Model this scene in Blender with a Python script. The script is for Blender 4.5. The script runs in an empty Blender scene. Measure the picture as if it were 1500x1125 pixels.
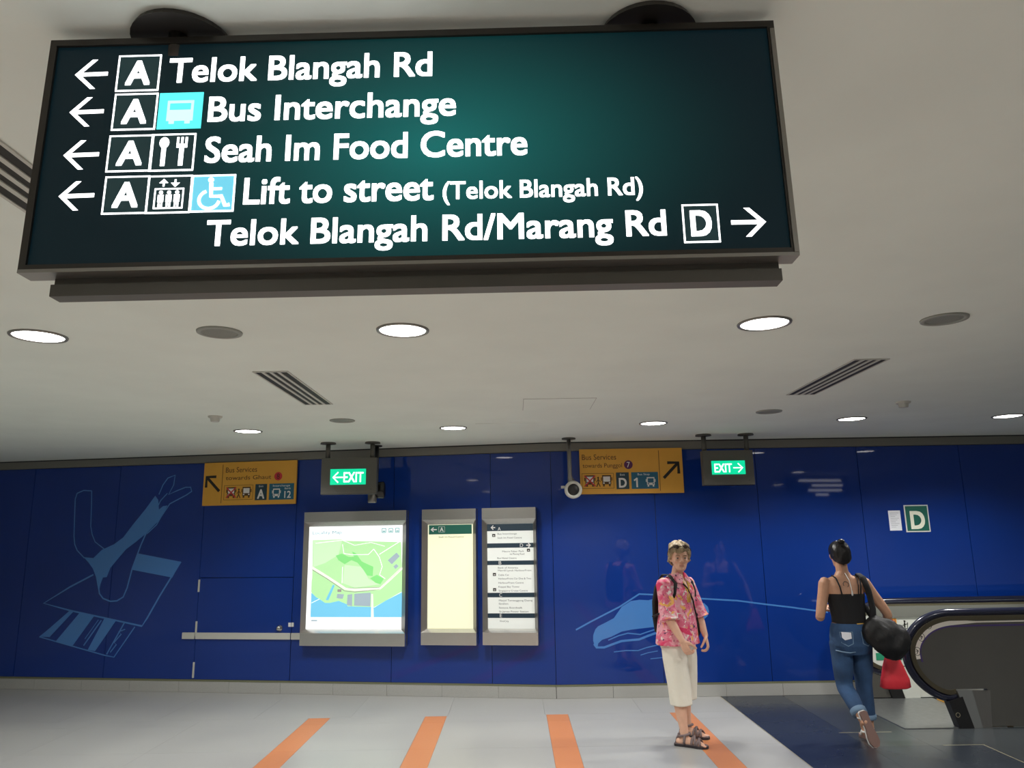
import bpy, bmesh, math, random
from mathutils import Vector, Matrix, noise
random.seed(7)
SC = bpy.context.scene
COL = SC.collection
V = Vector

# ------------------------------------------------------------------ camera
CAM_H, FPX, PITCH, ROLL = 1.68, 1100.0, math.atan(225 / 1100), 0.016
FW = V((0, math.cos(PITCH), math.sin(PITCH)))
U0 = V((0, -math.sin(PITCH), math.cos(PITCH)))
R0 = V((1, 0, 0))
RT = R0 * math.cos(ROLL) - U0 * math.sin(ROLL)
UP = R0 * math.sin(ROLL) + U0 * math.cos(ROLL)
cd = bpy.data.cameras.new('camera')
cam = bpy.data.objects.new('camera', cd)
COL.objects.link(cam)
cam.matrix_world = Matrix(((RT.x, UP.x, -FW.x, 0), (RT.y, UP.y, -FW.y, 0), (RT.z, UP.z, -FW.z, CAM_H), (0, 0, 0, 1)))
cd.sensor_width = 36
cd.lens = 36 * FPX / 1500
cd.clip_start = 0.05
SC.camera = cam

# ------------------------------------------------------------------ world, exposure
w = bpy.data.worlds.new('world'); SC.world = w; w.use_nodes = True
w.node_tree.nodes['Background'].inputs[0].default_value = (0.55, 0.57, 0.6, 1)
w.node_tree.nodes['Background'].inputs[1].default_value = 0.3
SC.view_settings.view_transform = 'Standard'
SC.view_settings.look = 'None'
SC.view_settings.exposure = 0.0
SC.view_settings.gamma = 1
SC.view_settings.use_curve_mapping = False
SPOT_W = 124.0        # each recessed downlight
LENS_E = 9.0

# ------------------------------------------------------------------ helpers
def ray(x, y):
    return FW + RT * ((x - 750) / FPX) + UP * ((562.5 - y) / FPX)
def at_z(x, y, z):
    r = ray(x, y); return V((0, 0, CAM_H)) + r * ((z - CAM_H) / r.z)
def at_y(x, y, Y):
    r = ray(x, y); return V((0, 0, CAM_H)) + r * (Y / r.y)

def mat(name, col, rough=0.6, metal=0.0, emit=None, es=0.0, bump=0.0, bscale=50, var=0.0, vscale=8, coat=0.0, spec=0.5, aniso=None):
    m = bpy.data.materials.new(name); m.use_nodes = True
    nt = m.node_tree; b = nt.nodes['Principled BSDF']
    c = (*col, 1) if len(col) == 3 else col
    b.inputs['Base Color'].default_value = c
    b.inputs['Roughness'].default_value = rough
    b.inputs['Metallic'].default_value = metal
    b.inputs['Coat Weight'].default_value = coat
    b.inputs['Coat Roughness'].default_value = 0.035
    b.inputs['Specular IOR Level'].default_value = spec
    if emit:
        b.inputs['Emission Color'].default_value = (*emit, 1); b.inputs['Emission Strength'].default_value = es
    if var or bump or aniso:
        tc = nt.nodes.new('ShaderNodeTexCoord'); mp = nt.nodes.new('ShaderNodeMapping')
        nt.links.new(tc.outputs['Object'], mp.inputs[0])
        if aniso: mp.inputs['Scale'].default_value = aniso
        if var:
            n = nt.nodes.new('ShaderNodeTexNoise'); n.inputs['Scale'].default_value = vscale; n.inputs['Detail'].default_value = 6
            nt.links.new(mp.outputs[0], n.inputs['Vector'])
            r = nt.nodes.new('ShaderNodeValToRGB')
            r.color_ramp.elements[0].position = 0.3; r.color_ramp.elements[1].position = 0.7
            r.color_ramp.elements[0].color = (*[max(0, k * (1 - var)) for k in c[:3]], 1)
            r.color_ramp.elements[1].color = (*[min(1, k * (1 + var)) for k in c[:3]], 1)
            nt.links.new(n.outputs[0], r.inputs[0]); nt.links.new(r.outputs[0], b.inputs['Base Color'])
        if bump:
            n2 = nt.nodes.new('ShaderNodeTexNoise'); n2.inputs['Scale'].default_value = bscale; n2.inputs['Detail'].default_value = 4
            nt.links.new(mp.outputs[0], n2.inputs['Vector'])
            bp = nt.nodes.new('ShaderNodeBump'); bp.inputs['Strength'].default_value = bump; bp.inputs['Distance'].default_value = 0.01
            nt.links.new(n2.outputs[0], bp.inputs['Height']); nt.links.new(bp.outputs[0], b.inputs['Normal'])
    return m

def granite(name, base, dark, light, rough, scale=220):
    m = bpy.data.materials.new(name); m.use_nodes = True
    nt = m.node_tree; b = nt.nodes['Principled BSDF']; N = nt.nodes.new; L = nt.links.new
    tc = N('ShaderNodeTexCoord')
    n1 = N('ShaderNodeTexNoise'); n1.inputs['Scale'].default_value = scale; n1.inputs['Detail'].default_value = 2
    n2 = N('ShaderNodeTexNoise'); n2.inputs['Scale'].default_value = 1.3; n2.inputs['Detail'].default_value = 5
    L(tc.outputs['Object'], n1.inputs['Vector']); L(tc.outputs['Object'], n2.inputs['Vector'])
    r = N('ShaderNodeValToRGB'); e = r.color_ramp.elements
    e[0].position = 0.36; e[0].color = (*dark, 1); e[1].position = 0.66; e[1].color = (*light, 1)
    k = e.new(0.47); k.color = (*base, 1); k = e.new(0.58); k.color = (*base, 1)
    L(n1.outputs[0], r.inputs[0])
    r2 = N('ShaderNodeValToRGB'); r2.color_ramp.elements[0].position = 0.3; r2.color_ramp.elements[0].color = (.93, .93, .935, 1)
    r2.color_ramp.elements[1].position = 0.7; r2.color_ramp.elements[1].color = (1, 1, 1, 1)
    L(n2.outputs[0], r2.inputs[0])
    mx = N('ShaderNodeMix'); mx.data_type = 'RGBA'; mx.blend_type = 'MULTIPLY'; mx.inputs[0].default_value = 1
    L(r.outputs[0], mx.inputs[6]); L(r2.outputs[0], mx.inputs[7]); L(mx.outputs[2], b.inputs['Base Color'])
    mr = N('ShaderNodeMapRange'); mr.inputs[3].default_value = rough * .75; mr.inputs[4].default_value = rough * 1.35
    L(n2.outputs[0], mr.inputs[0]); L(mr.outputs[0], b.inputs['Roughness'])
    return m

def floral():
    m = bpy.data.materials.new('floral_cotton'); m.use_nodes = True
    nt = m.node_tree; b = nt.nodes['Principled BSDF']; N = nt.nodes.new; L = nt.links.new
    b.inputs['Roughness'].default_value = 0.85
    tc = N('ShaderNodeTexCoord')
    def layer(scale, off, lo, hi, prev, col, detail=3):
        mp = N('ShaderNodeMapping'); mp.inputs['Location'].default_value = off; L(tc.outputs['Object'], mp.inputs[0])
        n = N('ShaderNodeTexNoise'); n.inputs['Scale'].default_value = scale; n.inputs['Detail'].default_value = detail
        n.inputs['Distortion'].default_value = 0.8
        L(mp.outputs[0], n.inputs['Vector'])
        r = N('ShaderNodeValToRGB'); r.color_ramp.elements[0].position = lo; r.color_ramp.elements[1].position = hi
        L(n.outputs[0], r.inputs[0])
        mx = N('ShaderNodeMix'); mx.data_type = 'RGBA'; L(r.outputs[0], mx.inputs[0])
        if isinstance(prev, tuple): mx.inputs[6].default_value = prev
        else: L(prev, mx.inputs[6])
        mx.inputs[7].default_value = col
        return mx.outputs[2]
    o = layer(14, (0, 0, 0), .44, .56, (.78, .16, .27, 1), (.90, .42, .50, 1))
    o = layer(22, (3, 1, 2), .57, .62, o, (.90, .78, .74, 1))
    o = layer(11, (7, 4, 1), .60, .64, o, (.90, .48, .12, 1))
    o = layer(30, (2, 9, 5), .62, .66, o, (.12, .05, .12, 1), 4)
    o = layer(9, (5, 5, 8), .60, .66, o, (.78, .05, .16, 1))
    L(o, b.inputs['Base Color'])
    return m

def backlit(name, base, c_in, c_out, strength, centre, radius):
    """translucent sign face: tubes behind it are brighter towards one spot"""
    m = bpy.data.materials.new(name); m.use_nodes = True
    nt = m.node_tree; b = nt.nodes['Principled BSDF']; N = nt.nodes.new; L = nt.links.new
    b.inputs['Base Color'].default_value = (*base, 1); b.inputs['Roughness'].default_value = 0.45; b.inputs['Specular IOR Level'].default_value = .25
    tc = N('ShaderNodeTexCoord'); mp = N('ShaderNodeMapping'); mp.vector_type = 'TEXTURE'
    mp.inputs['Location'].default_value = centre; mp.inputs['Scale'].default_value = radius
    L(tc.outputs['Object'], mp.inputs[0])
    g = N('ShaderNodeTexGradient'); g.gradient_type = 'QUADRATIC_SPHERE'; L(mp.outputs[0], g.inputs[0])
    mx = N('ShaderNodeMix'); mx.data_type = 'RGBA'; L(g.outputs[1], mx.inputs[0])
    mx.inputs[6].default_value = (*c_out, 1); mx.inputs[7].default_value = (*c_in, 1)
    L(mx.outputs[2], b.inputs['Emission Color']); b.inputs['Emission Strength'].default_value = strength
    return m

M = {}
M['ceiling'] = mat('ceiling_paint', (.77, .82, .765), .85, bump=.12, bscale=9, var=.03, vscale=2)
M['floor'] = granite('pale_granite', (.42, .425, .41), (.38, .38, .37), (.46, .46, .44), .34)
M['floor2'] = granite('pale_granite_lighter', (.43, .435, .42), (.39, .39, .38), (.47, .47, .45), .31)
M['orange'] = granite('orange_granite', (.64, .25, .10), (.60, .21, .08), (.68, .30, .14), .35)
M['dark'] = granite('dark_granite', (.026, .034, .048), (.018, .023, .032), (.055, .067, .08), .26, 120)
M['dark2'] = granite('grey_granite', (.046, .054, .060), (.034, .04, .044), (.08, .09, .096), .22, 120)
M['skirting'] = granite('skirting_granite', (.42, .42, .40), (.37, .37, .355), (.47, .47, .45), .4)
M['joint'] = mat('joint_dark', (.02, .025, .03), .9)
M['grout'] = mat('floor_joint', (.40, .40, .38), .8)
M['blue'] = mat('blue_enamel', (.0015, .031, .235), .4, var=.05, vscale=1.2, coat=.75, spec=.15)
M['band'] = mat('grey_metal_band', (.19, .185, .165), .55, .2)
M['lip'] = mat('skirting_lip', (.16, .165, .10), .7)
M['mural'] = mat('pale_blue_print', (.06, .22, .58), .3, coat=.4)
M['wallside'] = mat('side_wall_panels', (.62, .63, .63), .5)
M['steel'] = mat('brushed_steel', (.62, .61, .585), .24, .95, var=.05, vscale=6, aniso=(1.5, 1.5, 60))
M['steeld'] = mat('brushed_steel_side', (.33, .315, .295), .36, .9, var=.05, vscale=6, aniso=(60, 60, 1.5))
M['dullsteel'] = mat('dull_steel', (.28, .27, .25), .38, .8)
M['housing'] = mat('grey_sign_housing', (.10, .098, .085), .55, .15)
M['railgrey'] = mat('dark_grey_rail', (.10, .095, .085), .4, .6)
M['bronze'] = mat('dark_bronze_frame', (.055, .05, .045), .35, .7)
M['black'] = mat('black_plastic', (.012, .012, .013), .45)
M['offwhite'] = mat('offwhite_plastic', (.55, .55, .50), .5)
M['white'] = mat('white_paint', (.78, .78, .76), .5)
M['lens'] = mat('lit_lens', (1, 1, 1), .4, emit=(1, .985, .95), es=LENS_E)
M['reflector'] = mat('reflector', (.7, .7, .68), .25, .8)
M['grille'] = mat('grey_grille', (.26, .27, .24), .6, bump=.6, bscale=400)
M['yellow'] = mat('yellow_sign', (.72, .37, .045), .5, var=.02)
M['ink'] = mat('black_ink', (.015, .013, .01), .6)
M['brownink'] = mat('brown_ink', (.09, .045, .012), .6)
M['teal'] = mat('teal_print', (.012, .12, .20), .5)
M['navy'] = mat('dark_teal_print', (.014, .045, .065), .5)
M['redink'] = mat('red_print', (.55, .03, .04), .5)
M['purple'] = mat('purple_print', (.10, .012, .09), .5)
M['exitface'] = mat('exit_green', (.0, .35, .18), .4, emit=(.0, .62, .30), es=1.1)
M['exittext'] = mat('exit_white', (.8, .9, .85), .4, emit=(.75, 1, .88), es=1.6)
M['signtext'] = mat('lit_lettering', (.9, .9, .9), .4, emit=(1, .985, .99), es=2.6)
M['signdark'] = mat('dark_pictogram_field', (.01, .03, .035), .3, emit=(.006, .03, .035), es=.6)
M['cyan'] = mat('lit_cyan', (.1, .5, .55), .4, emit=(.08, .74, .72), es=1.25)
M['cyan2'] = mat('lit_blue', (.1, .45, .6), .4, emit=(.16, .60, .78), es=.95)
M['cyanlight'] = mat('lit_cyan_pale', (.6, .8, .8), .4, emit=(.45, .95, .92), es=1.3)
M['brass'] = mat('brass_strip', (.55, .50, .34), .35, .6)
M['rubber'] = mat('handrail_rubber', (.012, .014, .035), .22, coat=.5)
M['escpanel'] = mat('bronze_steel_panel', (.16, .155, .14), .38, .55, var=.05, vscale=3)
M['escpanel2'] = mat('steel_skirt', (.33, .34, .33), .4, .6)
M['brownband'] = mat('brown_track', (.15, .13, .085), .35, .7)
M['cream'] = mat('cream_sticker', (.92, .86, .76), .5)
M['violet'] = mat('violet_reflection_tint', (.12, .08, .26), .35, .4)  # tint standing for a blue-violet reflection
M['escwhite'] = mat('white_escalator_panel', (.74, .76, .70), .35)
M['strip'] = mat('strip_light', (1, 1, 1), .4, emit=(.92, .98, .85), es=1.6)
M['green'] = mat('green_print', (.02, .30, .16), .5)
M['greensign'] = mat('green_sign_face', (.012, .13, .095), .4)
M['paper'] = mat('paper', (.86, .88, .94), .7)
M['creamlit'] = mat('backlit_cream', (.66, .66, .48), .5, emit=(.86, .87, .62), es=.56)
M['whitelit'] = mat('faint_backlit_white', (.75, .78, .75), .5, emit=(.8, .86, .82), es=.22)
M['darkprint'] = mat('dark_band_print', (.012, .035, .06), .5)
M['greyink'] = mat('grey_ink', (.16, .17, .18), .6)
def lit(n, c, e=.95): return mat(n, tuple(k * .55 for k in c), .4, emit=c, es=e * .88)
M['mapwhite'] = lit('map_white', (.97, 1, 1), 1.15)
M['mapgreen'] = lit('map_pale_green', (.50, .86, .42), .85)
M['mapgreen2'] = lit('map_park_green', (.27, .80, .25), .8)
M['mapgreen3'] = lit('map_light_green', (.62, .92, .55), .9)
M['mapblue'] = lit('map_water', (.20, .62, .88), .85)
M['mapgrey'] = lit('map_building', (.42, .53, .60), .7)
M['mapyel'] = lit('map_road', (.86, .90, .78), .95)
M['mapline'] = lit('map_rail_line', (.45, .42, .40), .5)
# people
M['skin'] = mat('skin_fair', (.76, .45, .32), .55, var=.05, vscale=20)
M['skin2'] = mat('skin_tan', (.60, .33, .21), .5, var=.05, vscale=20)
M['blonde'] = mat('greying_blonde_hair', (.34, .26, .155), .6, var=.55, vscale=60, aniso=(1, 1, .25), bump=.5, bscale=90)
M['blackhair'] = mat('black_hair', (.012, .010, .010), .3, bump=.3, bscale=90)
M['capri'] = mat('cream_trousers', (.82, .79, .69), .9, bump=.35, bscale=25)
M['floral'] = floral()
M['denim'] = mat('blue_denim', (.030, .075, .17), .85, var=.45, vscale=5, bump=.2, bscale=60)
M['denimlight'] = mat('faded_denim_and_highlight', (.17, .27, .40), .9)
M['blackcloth'] = mat('black_cloth', (.010, .010, .012), .85, bump=.3, bscale=30)
M['bagblack'] = mat('black_nylon', (.006, .006, .007), .6, bump=.6, bscale=12)
M['sandal'] = mat('brown_grey_straps', (.20, .15, .15), .7)
M['sole'] = mat('dark_sole', (.03, .025, .03), .8)
M['solepink'] = mat('brown_shoe_sole', (.22, .13, .11), .7)
M['redbag'] = mat('red_plastic_bag', (.80, .04, .06), .45, bump=.5, bscale=18)
M['lips'] = mat('lips', (.62, .30, .24), .5)
M['eyew'] = mat('eye_white', (.40, .36, .33), .6)
M['eyed'] = mat('eye_dark', (.05, .03, .02), .3)
M['brow'] = mat('eyebrow', (.25, .16, .09), .8)
M['glass'] = mat('brown_lens', (.05, .03, .02), .15)
M['ycord'] = mat('yellow_trim', (.75, .45, .10), .7)

class MB:
    def __init__(s): s.v = []; s.f = []
    def add(s, vs, fs):
        b = len(s.v); s.v += [V(p) for p in vs]; s.f += [tuple(i + b for i in f) for f in fs]; return s
    def box(s, x0, x1, y0, y1, z0, z1):
        return s.add([(x, y, z) for x in (x0, x1) for y in (y0, y1) for z in (z0, z1)],
                     [(0, 1, 3, 2), (4, 6, 7, 5), (0, 4, 5, 1), (2, 3, 7, 6), (0, 2, 6, 4), (1, 5, 7, 3)])
    def rings(s, rings, cap=True, closed=False):
        n = len(rings[0]); b = len(s.v)
        for r in rings: s.v += [V(p) for p in r]
        m = len(rings)
        for i in range(m if closed else m - 1):
            j = (i + 1) % m
            for k in range(n):
                l = (k + 1) % n
                s.f.append((b + i * n + k, b + i * n + l, b + j * n + l, b + j * n + k))
        if cap and not closed:
            s.f.append(tuple(b + k for k in reversed(range(n)))); s.f.append(tuple(b + (m - 1) * n + k for k in range(n)))
        return s
    def tube(s, pts, rad, n=10, flat=1.0, flatdir=None, closed=False):
        """rounded tube through points; rad one number or a list"""
        pts = [V(p) for p in pts]
        if not isinstance(rad, (list, tuple)): rad = [rad] * len(pts)
        rings = []; prev = None
        for i, p in enumerate(pts):
            a = pts[(i - 1) % len(pts)] if (i or closed) else pts[i]
            c = pts[(i + 1) % len(pts)] if (i < len(pts) - 1 or closed) else pts[i]
            t = (c - a).normalized()
            if flatdir is not None: x = V(flatdir)
            elif prev is None: x = V((1, 0, 0)) if abs(t.x) < .8 else V((0, 1, 0))
            else: x = prev
            x = (x - t * x.dot(t)).normalized(); prev = x; y = t.cross(x)
            rings.append([p + x * math.cos(q) * rad[i] + y * math.sin(q) * rad[i] * flat for q in [2 * math.pi * k / n for k in range(n)]])
        return s.rings(rings, closed=closed)
    def limb(s, pts, rad, n=12):
        """closed capsule-like limb with smooth interpolation"""
        pts = [V(p) for p in pts]; P2 = []; R2 = []
        m = len(pts)
        for i in range(m - 1):
            p0, p1, p2, p3 = pts[max(0, i - 1)], pts[i], pts[i + 1], pts[min(m - 1, i + 2)]
            for k in range(4):
                t = k / 4
                P2.append(.5 * ((2 * p1) + (p2 - p0) * t + (2 * p0 - 5 * p1 + 4 * p2 - p3) * t * t + (3 * p1 - p0 - 3 * p2 + p3) * t ** 3))
                R2.append(rad[i] + (rad[i + 1] - rad[i]) * (t * t * (3 - 2 * t)))
        P2.append(pts[-1]); R2.append(rad[-1])
        d0 = (P2[0] - P2[1]).normalized(); d1 = (P2[-1] - P2[-2]).normalized()
        hp = [(P2[0] + d0 * R2[0] * a, R2[0] * c) for a, c in ((.95, .25), (.7, .7))]
        tp = [(P2[-1] + d1 * R2[-1] * a, R2[-1] * c) for a, c in ((.7, .7), (.95, .25))]
        P3 = [h[0] for h in hp] + P2 + [h[0] for h in tp]; R3 = [h[1] for h in hp] + R2 + [h[1] for h in tp]
        return s.tube(P3, R3, n)
    def disc(s, c, r, z0, z1, n=24, r1=None):
        c = V(c); r1 = r if r1 is None else r1
        return s.rings([[(c.x + r * math.cos(a), c.y + r * math.sin(a), z0) for a in [2 * math.pi * k / n for k in range(n)]],
                        [(c.x + r1 * math.cos(a), c.y + r1 * math.sin(a), z1) for a in [2 * math.pi * k / n for k in range(n)]]])
    def ellipsoid(s, c, r, n=14, m=10, R=None):
        c = V(c); rings = []
        for i in range(1, m):
            t = math.pi * i / m
            ring = [V((r[0] * math.sin(t) * math.cos(a), r[1] * math.sin(t) * math.sin(a), r[2] * math.cos(t))) for a in [2 * math.pi * k / n for k in range(n)]]
            rings.append([c + (R @ q if R else q) for q in ring])
        return s.rings(rings)
    def build(s, name, material, parent=None, smooth=False, origin=None):
        me = bpy.data.meshes.new(name)
        o = bpy.data.objects.new(name, me); COL.objects.link(o)
        org = V((0, 0, 0))
        if parent is not None: org = ORG[parent.name]; o.parent = parent
        elif origin is not None: org = V(origin); o.location = org
        ORG[o.name] = org
        me.from_pydata([tuple(p - org) for p in s.v], [], s.f)
        me.validate(); me.update()
        bm = bmesh.new(); bm.from_mesh(me); bmesh.ops.recalc_face_normals(bm, faces=bm.faces); bm.to_mesh(me); bm.free()
        if isinstance(material, str): material = M[material]
        me.materials.append(material)
        if smooth: me.polygons.foreach_set('use_smooth', [True] * len(me.polygons))
        return o
ORG = {}

def thing(name, label, cat, loc, group=None):
    o = bpy.data.objects.new(name, None); COL.objects.link(o)
    o.empty_display_size = .1
    o.location = loc; ORG[o.name] = V(loc)
    return tag(o, label, cat, group)
def tag(o, label, cat, group=None):
    o['label'] = label; o['category'] = cat
    if group: o['group'] = group
    return o
def struct(o): o['kind'] = 'structure'; return o
def copy_tree(o, loc=None, label=None, group=None, parent=None):
    c = o.copy(); COL.objects.link(c); ORG[c.name] = ORG[o.name]
    if parent: c.parent = parent
    if loc is not None: c.location = loc
    if label: c['label'] = label
    if group: c['group'] = group
    for ch in [x for x in bpy.data.objects if x.parent == o and x is not c]:
        copy_tree(ch, parent=c)
    return c

class Plane:
    """a real flat board or wall face: o = origin, u = to the right, v = up, n = out of the face"""
    def __init__(s, o, u, v=(0, 0, 1)):
        s.o = V(o); s.u = V(u).normalized(); v = V(v); s.v = (v - s.u * v.dot(s.u)).normalized(); s.n = s.u.cross(s.v)
    def uv(s, x, y):
        r = ray(x, y); c = V((0, 0, CAM_H)); t = (s.o - c).dot(s.n) / r.dot(s.n); p = c + r * t - s.o
        return (p.dot(s.u), p.dot(s.v))
    def pt(s, a, b, d=0): return s.o + s.u * a + s.v * b + s.n * d
    def box(s, mb, a0, a1, b0, b1, d0, d1):
        return mb.add([s.pt(a, b, d) for a in (a0, a1) for d in (d0, d1) for b in (b0, b1)],
                      [(0, 1, 3, 2), (4, 6, 7, 5), (0, 4, 5, 1), (2, 3, 7, 6), (0, 2, 6, 4), (1, 5, 7, 3)])
    def poly(s, mb, pts, d0, d1):
        n = len(pts)
        return mb.add([s.pt(a, b, d0) for a, b in pts] + [s.pt(a, b, d1) for a, b in pts],
                      [tuple(range(n)), tuple(range(2 * n - 1, n - 1, -1))] + [(i, (i + 1) % n, n + (i + 1) % n, n + i) for i in range(n)])
    def ribbon(s, mb, pts, w, d0, d1, closed=False):
        n = len(pts); L = []; R = []
        for i in range(n):
            a = V(pts[(i - 1) % n]) if (i or closed) else V(pts[i]); c = V(pts[(i + 1) % n]) if (i < n - 1 or closed) else V(pts[i])
            t = (c - a).normalized(); q = V((-t.y, t.x)); ww = w[i] if isinstance(w, (list, tuple)) else w
            L.append(V(pts[i]) + q * ww / 2); R.append(V(pts[i]) - q * ww / 2)
        for i in range(n if closed else n - 1):
            j = (i + 1) % n
            s.poly(mb, [tuple(L[i]), tuple(L[j]), tuple(R[j]), tuple(R[i])], d0, d1)
        return mb
    def frame(s, mb, a0, a1, b0, b1, t, d0, d1):
        s.box(mb, a0, a1, b0, b0 + t, d0, d1); s.box(mb, a0, a1, b1 - t, b1, d0, d1)
        s.box(mb, a0, a0 + t, b0 + t, b1 - t, d0, d1); s.box(mb, a1 - t, a1, b0 + t, b1 - t, d0, d1)
        return mb
    def circle(s, c, r, n=20, sy=1, a0=0, a1=2 * math.pi):
        full = abs(a1 - a0 - 2 * math.pi) < 1e-6
        return [(c[0] + r * math.cos(a), c[1] + r * sy * math.sin(a)) for a in [a0 + (a1 - a0) * k / (n if full else n - 1) for k in range(n)]]

# ---- lettering
_cache = {}
def glyphs(txt, bold):
    k = (txt, bold)
    if k in _cache: return _cache[k]
    c = bpy.data.curves.new('t', 'FONT'); c.body = txt; c.size = 1; c.offset = bold; c.extrude = 0; c.resolution_u = 4
    o = bpy.data.objects.new('t', c); COL.objects.link(o)
    dg = bpy.context.evaluated_depsgraph_get(); e = o.evaluated_get(dg); me = e.to_mesh()
    vs = [v.co.copy() for v in me.vertices]; fs = [tuple(p.vertices) for p in me.polygons]
    e.to_mesh_clear(); bpy.data.objects.remove(o); bpy.data.curves.remove(c)
    _cache[k] = (vs, fs); return vs, fs
CAPH = None
def text(pl, mb, txt, a0, a1, b0, cap, d, bold=.0, thick=.0008):
    global CAPH
    if CAPH is None: CAPH = max(v.y for v in glyphs('H', 0.0)[0])
    vs, fs = glyphs(txt, 0.0)
    if not vs: return mb
    x0 = min(v.x for v in vs); x1 = max(v.x for v in vs); sy = cap / CAPH
    sx = (a1 - a0) / (x1 - x0) if a1 is not None else sy
    P = [(a0 + (v.x - x0) * sx, b0 + v.y * sy) for v in vs]
    n = len(P)
    if bold > .010:      # heavier strokes: overlapped copies of the thin glyphs
        k_ = bold * sy; P0 = P
        for i_, (dx_, dy_) in enumerate(((k_, k_), (-k_, k_), (-k_, -k_), (k_, -k_), (k_, 0), (-k_, 0))):
            mb.add([pl.pt(a + dx_, b + dy_, d + thick + .00003 * (i_ + 1)) for a, b in P0], fs)
    mb.add([pl.pt(a, b, d + thick) for a, b in P], fs)
    # side walls along boundary edges
    cnt = {}
    for f in fs:
        for i in range(len(f)):
            e = (f[i], f[(i + 1) % len(f)]); cnt[e] = 1
    side = [(a, b) for (a, b) in cnt if (b, a) not in cnt]
    base = len(mb.v)
    idx = {}
    for a, b in side:
        for q in (a, b):
            if q not in idx:
                idx[q] = (len(mb.v), len(mb.v) + 1); mb.v.append(pl.pt(*P[q], d)); mb.v.append(pl.pt(*P[q], d + thick))
        mb.f.append((idx[a][0], idx[b][0], idx[b][1], idx[a][1]))
    return mb
def textpx(pl, mb, txt, xl, yl, xr, cappx, d, bold=0.0):
    """lettering whose baseline starts at pixel (xl, yl) and ends at column xr on the board"""
    a0, b0 = pl.uv(xl, yl); a1, _ = pl.uv(xr, yl); _, b1 = pl.uv(xl, yl - cappx)
    return text(pl, mb, txt, a0, a1, b0, b1 - b0, d, bold)

#@@ SETTING
CEIL = 2.73
YB = 8.47
CX = 0.42
LW = Plane((CX, YB, 0), (1, -.163, 0))          # left wing of the blue wall; a < 0 to the left
RW = Plane((CX, YB, 0), (1, 0, 0))              # right wing
XR, XL = 7.6, -8.2
aL = -(CX - XL) / LW.u.x

mb = MB().box(XL - .4, XR + .4, -4.2, 10.4, -.14, -.012)
floor = struct(mb.build('floor', 'grout'))
mb = MB().box(XL - .4, XR + .4, -4.2, 10.4, CEIL, CEIL + .15)
ceiling = struct(mb.build('ceiling', 'ceiling'))
# floor slabs (joints recessed); dark granite starts at DX
DX = 2.15
def wallline(x):   # y of the wall foot at x
    return YB if x > CX else YB + (CX - x) * .163
ys = [-4.2, 0, 3, 4.8, 5.7, 6.6, 7.5, 8.4, 9.3, 10.2]
strips = [-1.91, -.785, .385, 1.575]
SW = .105
def slab(x0, x1, y0, y1, m, name):
    g = .0008
    q = MB(); x0 += g; x1 -= g; y0 += g; y1 -= g
    poly = [(x0, y0), (x1, y0), (x1, min(y1, wallline(x1) - .02)), (x0, min(y1, wallline(x0) - .02))]
    if poly[3][1] <= y0 or poly[2][1] <= y0: return
    q.rings([[(x, y, -.03) for x, y in poly], [(x, y, 0) for x, y in poly]])
    q.build(name, m, floor)
# pale zone, cut by the four orange strips, which run up to y = 7.75
edges = [XL]
x = XL
for s in strips: edges += [s - SW, s + SW]
edges.append(DX)
k = 0
SY = 7.75
for i in range(0, len(edges), 2):
    a, b = edges[i], edges[i + 1]
    n = max(1, round((b - a) / 1.0)) if a > -3 or i else 6
    for j in range(n):
        xa, xb = a + (b - a) * j / n, a + (b - a) * (j + 1) / n
        for t in range(len(ys) - 1):
            y0, y1 = ys[t], min(ys[t + 1], SY)
            if ys[t] < SY:
                slab(xa, xb, y0, y1, 'floor' if random.random() < .5 else 'floor2', 'slab')
for s in strips:
    for t in range(len(ys) - 1):
        if ys[t] < SY: slab(s - SW, s + SW, ys[t], min(ys[t + 1], SY), 'orange', 'orange_slab')
xs = [XL + (DX - XL) * j / 11 for j in range(12)]
for j in range(11):
    slab(xs[j], xs[j + 1], SY, 9.95, 'floor' if random.random() < .5 else 'floor2', 'slab')
# dark zone
xs = [DX, 2.8, 3.3, 3.72, 4.6, 5.5, 6.4, XR + .3]
ys2 = [-4.2, 0, 3, 4.8, 5.7, 6.47, 6.9, 7.7, 8.5]
for j in range(len(xs) - 1):
    for t in range(len(ys2) - 1):
        m = 'dark' if xs[j] < 2.5 or ys2[t + 1] < 6.5 and xs[j] < 3.5 else 'dark2'
        slab(xs[j], xs[j + 1], ys2[t], ys2[t + 1], m, 'dark_slab')
br = MB().box(DX - .006, DX + .002, -4, 8.44, -.01, .001).box(3.4, 3.73, 6.465, 6.475, -.01, .001).box(3.715, 3.725, 3, 6.47, -.01, .001)
br.box(2.75, 3.2, 6.9, 6.91, -.01, .001)
br.build('brass_inlay', 'brass', floor)

# blue walls: dark backing + skirting slabs + blue panels + metal band
ZB0, ZB1 = .137, 2.627
def wing(name, pl, a_from, a_to):
    q = MB(); pl.box(q, a_from, a_to, 0, CEIL, -.2, -.012); return struct(q.build(name, 'joint'))
wallL = wing('wall_back_left', LW, aL, 0.0)
wallR = wing('wall_back', RW, 0.0, XR - CX)
def rect(pl, a0, a1, b0, b1, d0, d1, name, m, parent, g=.0025):
    q = MB(); pl.box(q, a0 + g, a1 - g, b0 + g, b1 - g, d0, d1); return q.build(name, m, parent)
seamR = [RW.uv(1118, 780)[0], RW.uv(1265, 780)[0], RW.uv(1420, 780)[0]]
wR = (seamR[2] - 0) / 4
edR = [wR * i for i in range(8)]; edR = [e for e in edR if e < XR - CX] + [XR - CX]
for a, b in zip(edR, edR[1:]): rect(RW, a, b, ZB0, ZB1, -.012, 0, 'blue_panel', 'blue', wallR, .003)
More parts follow.
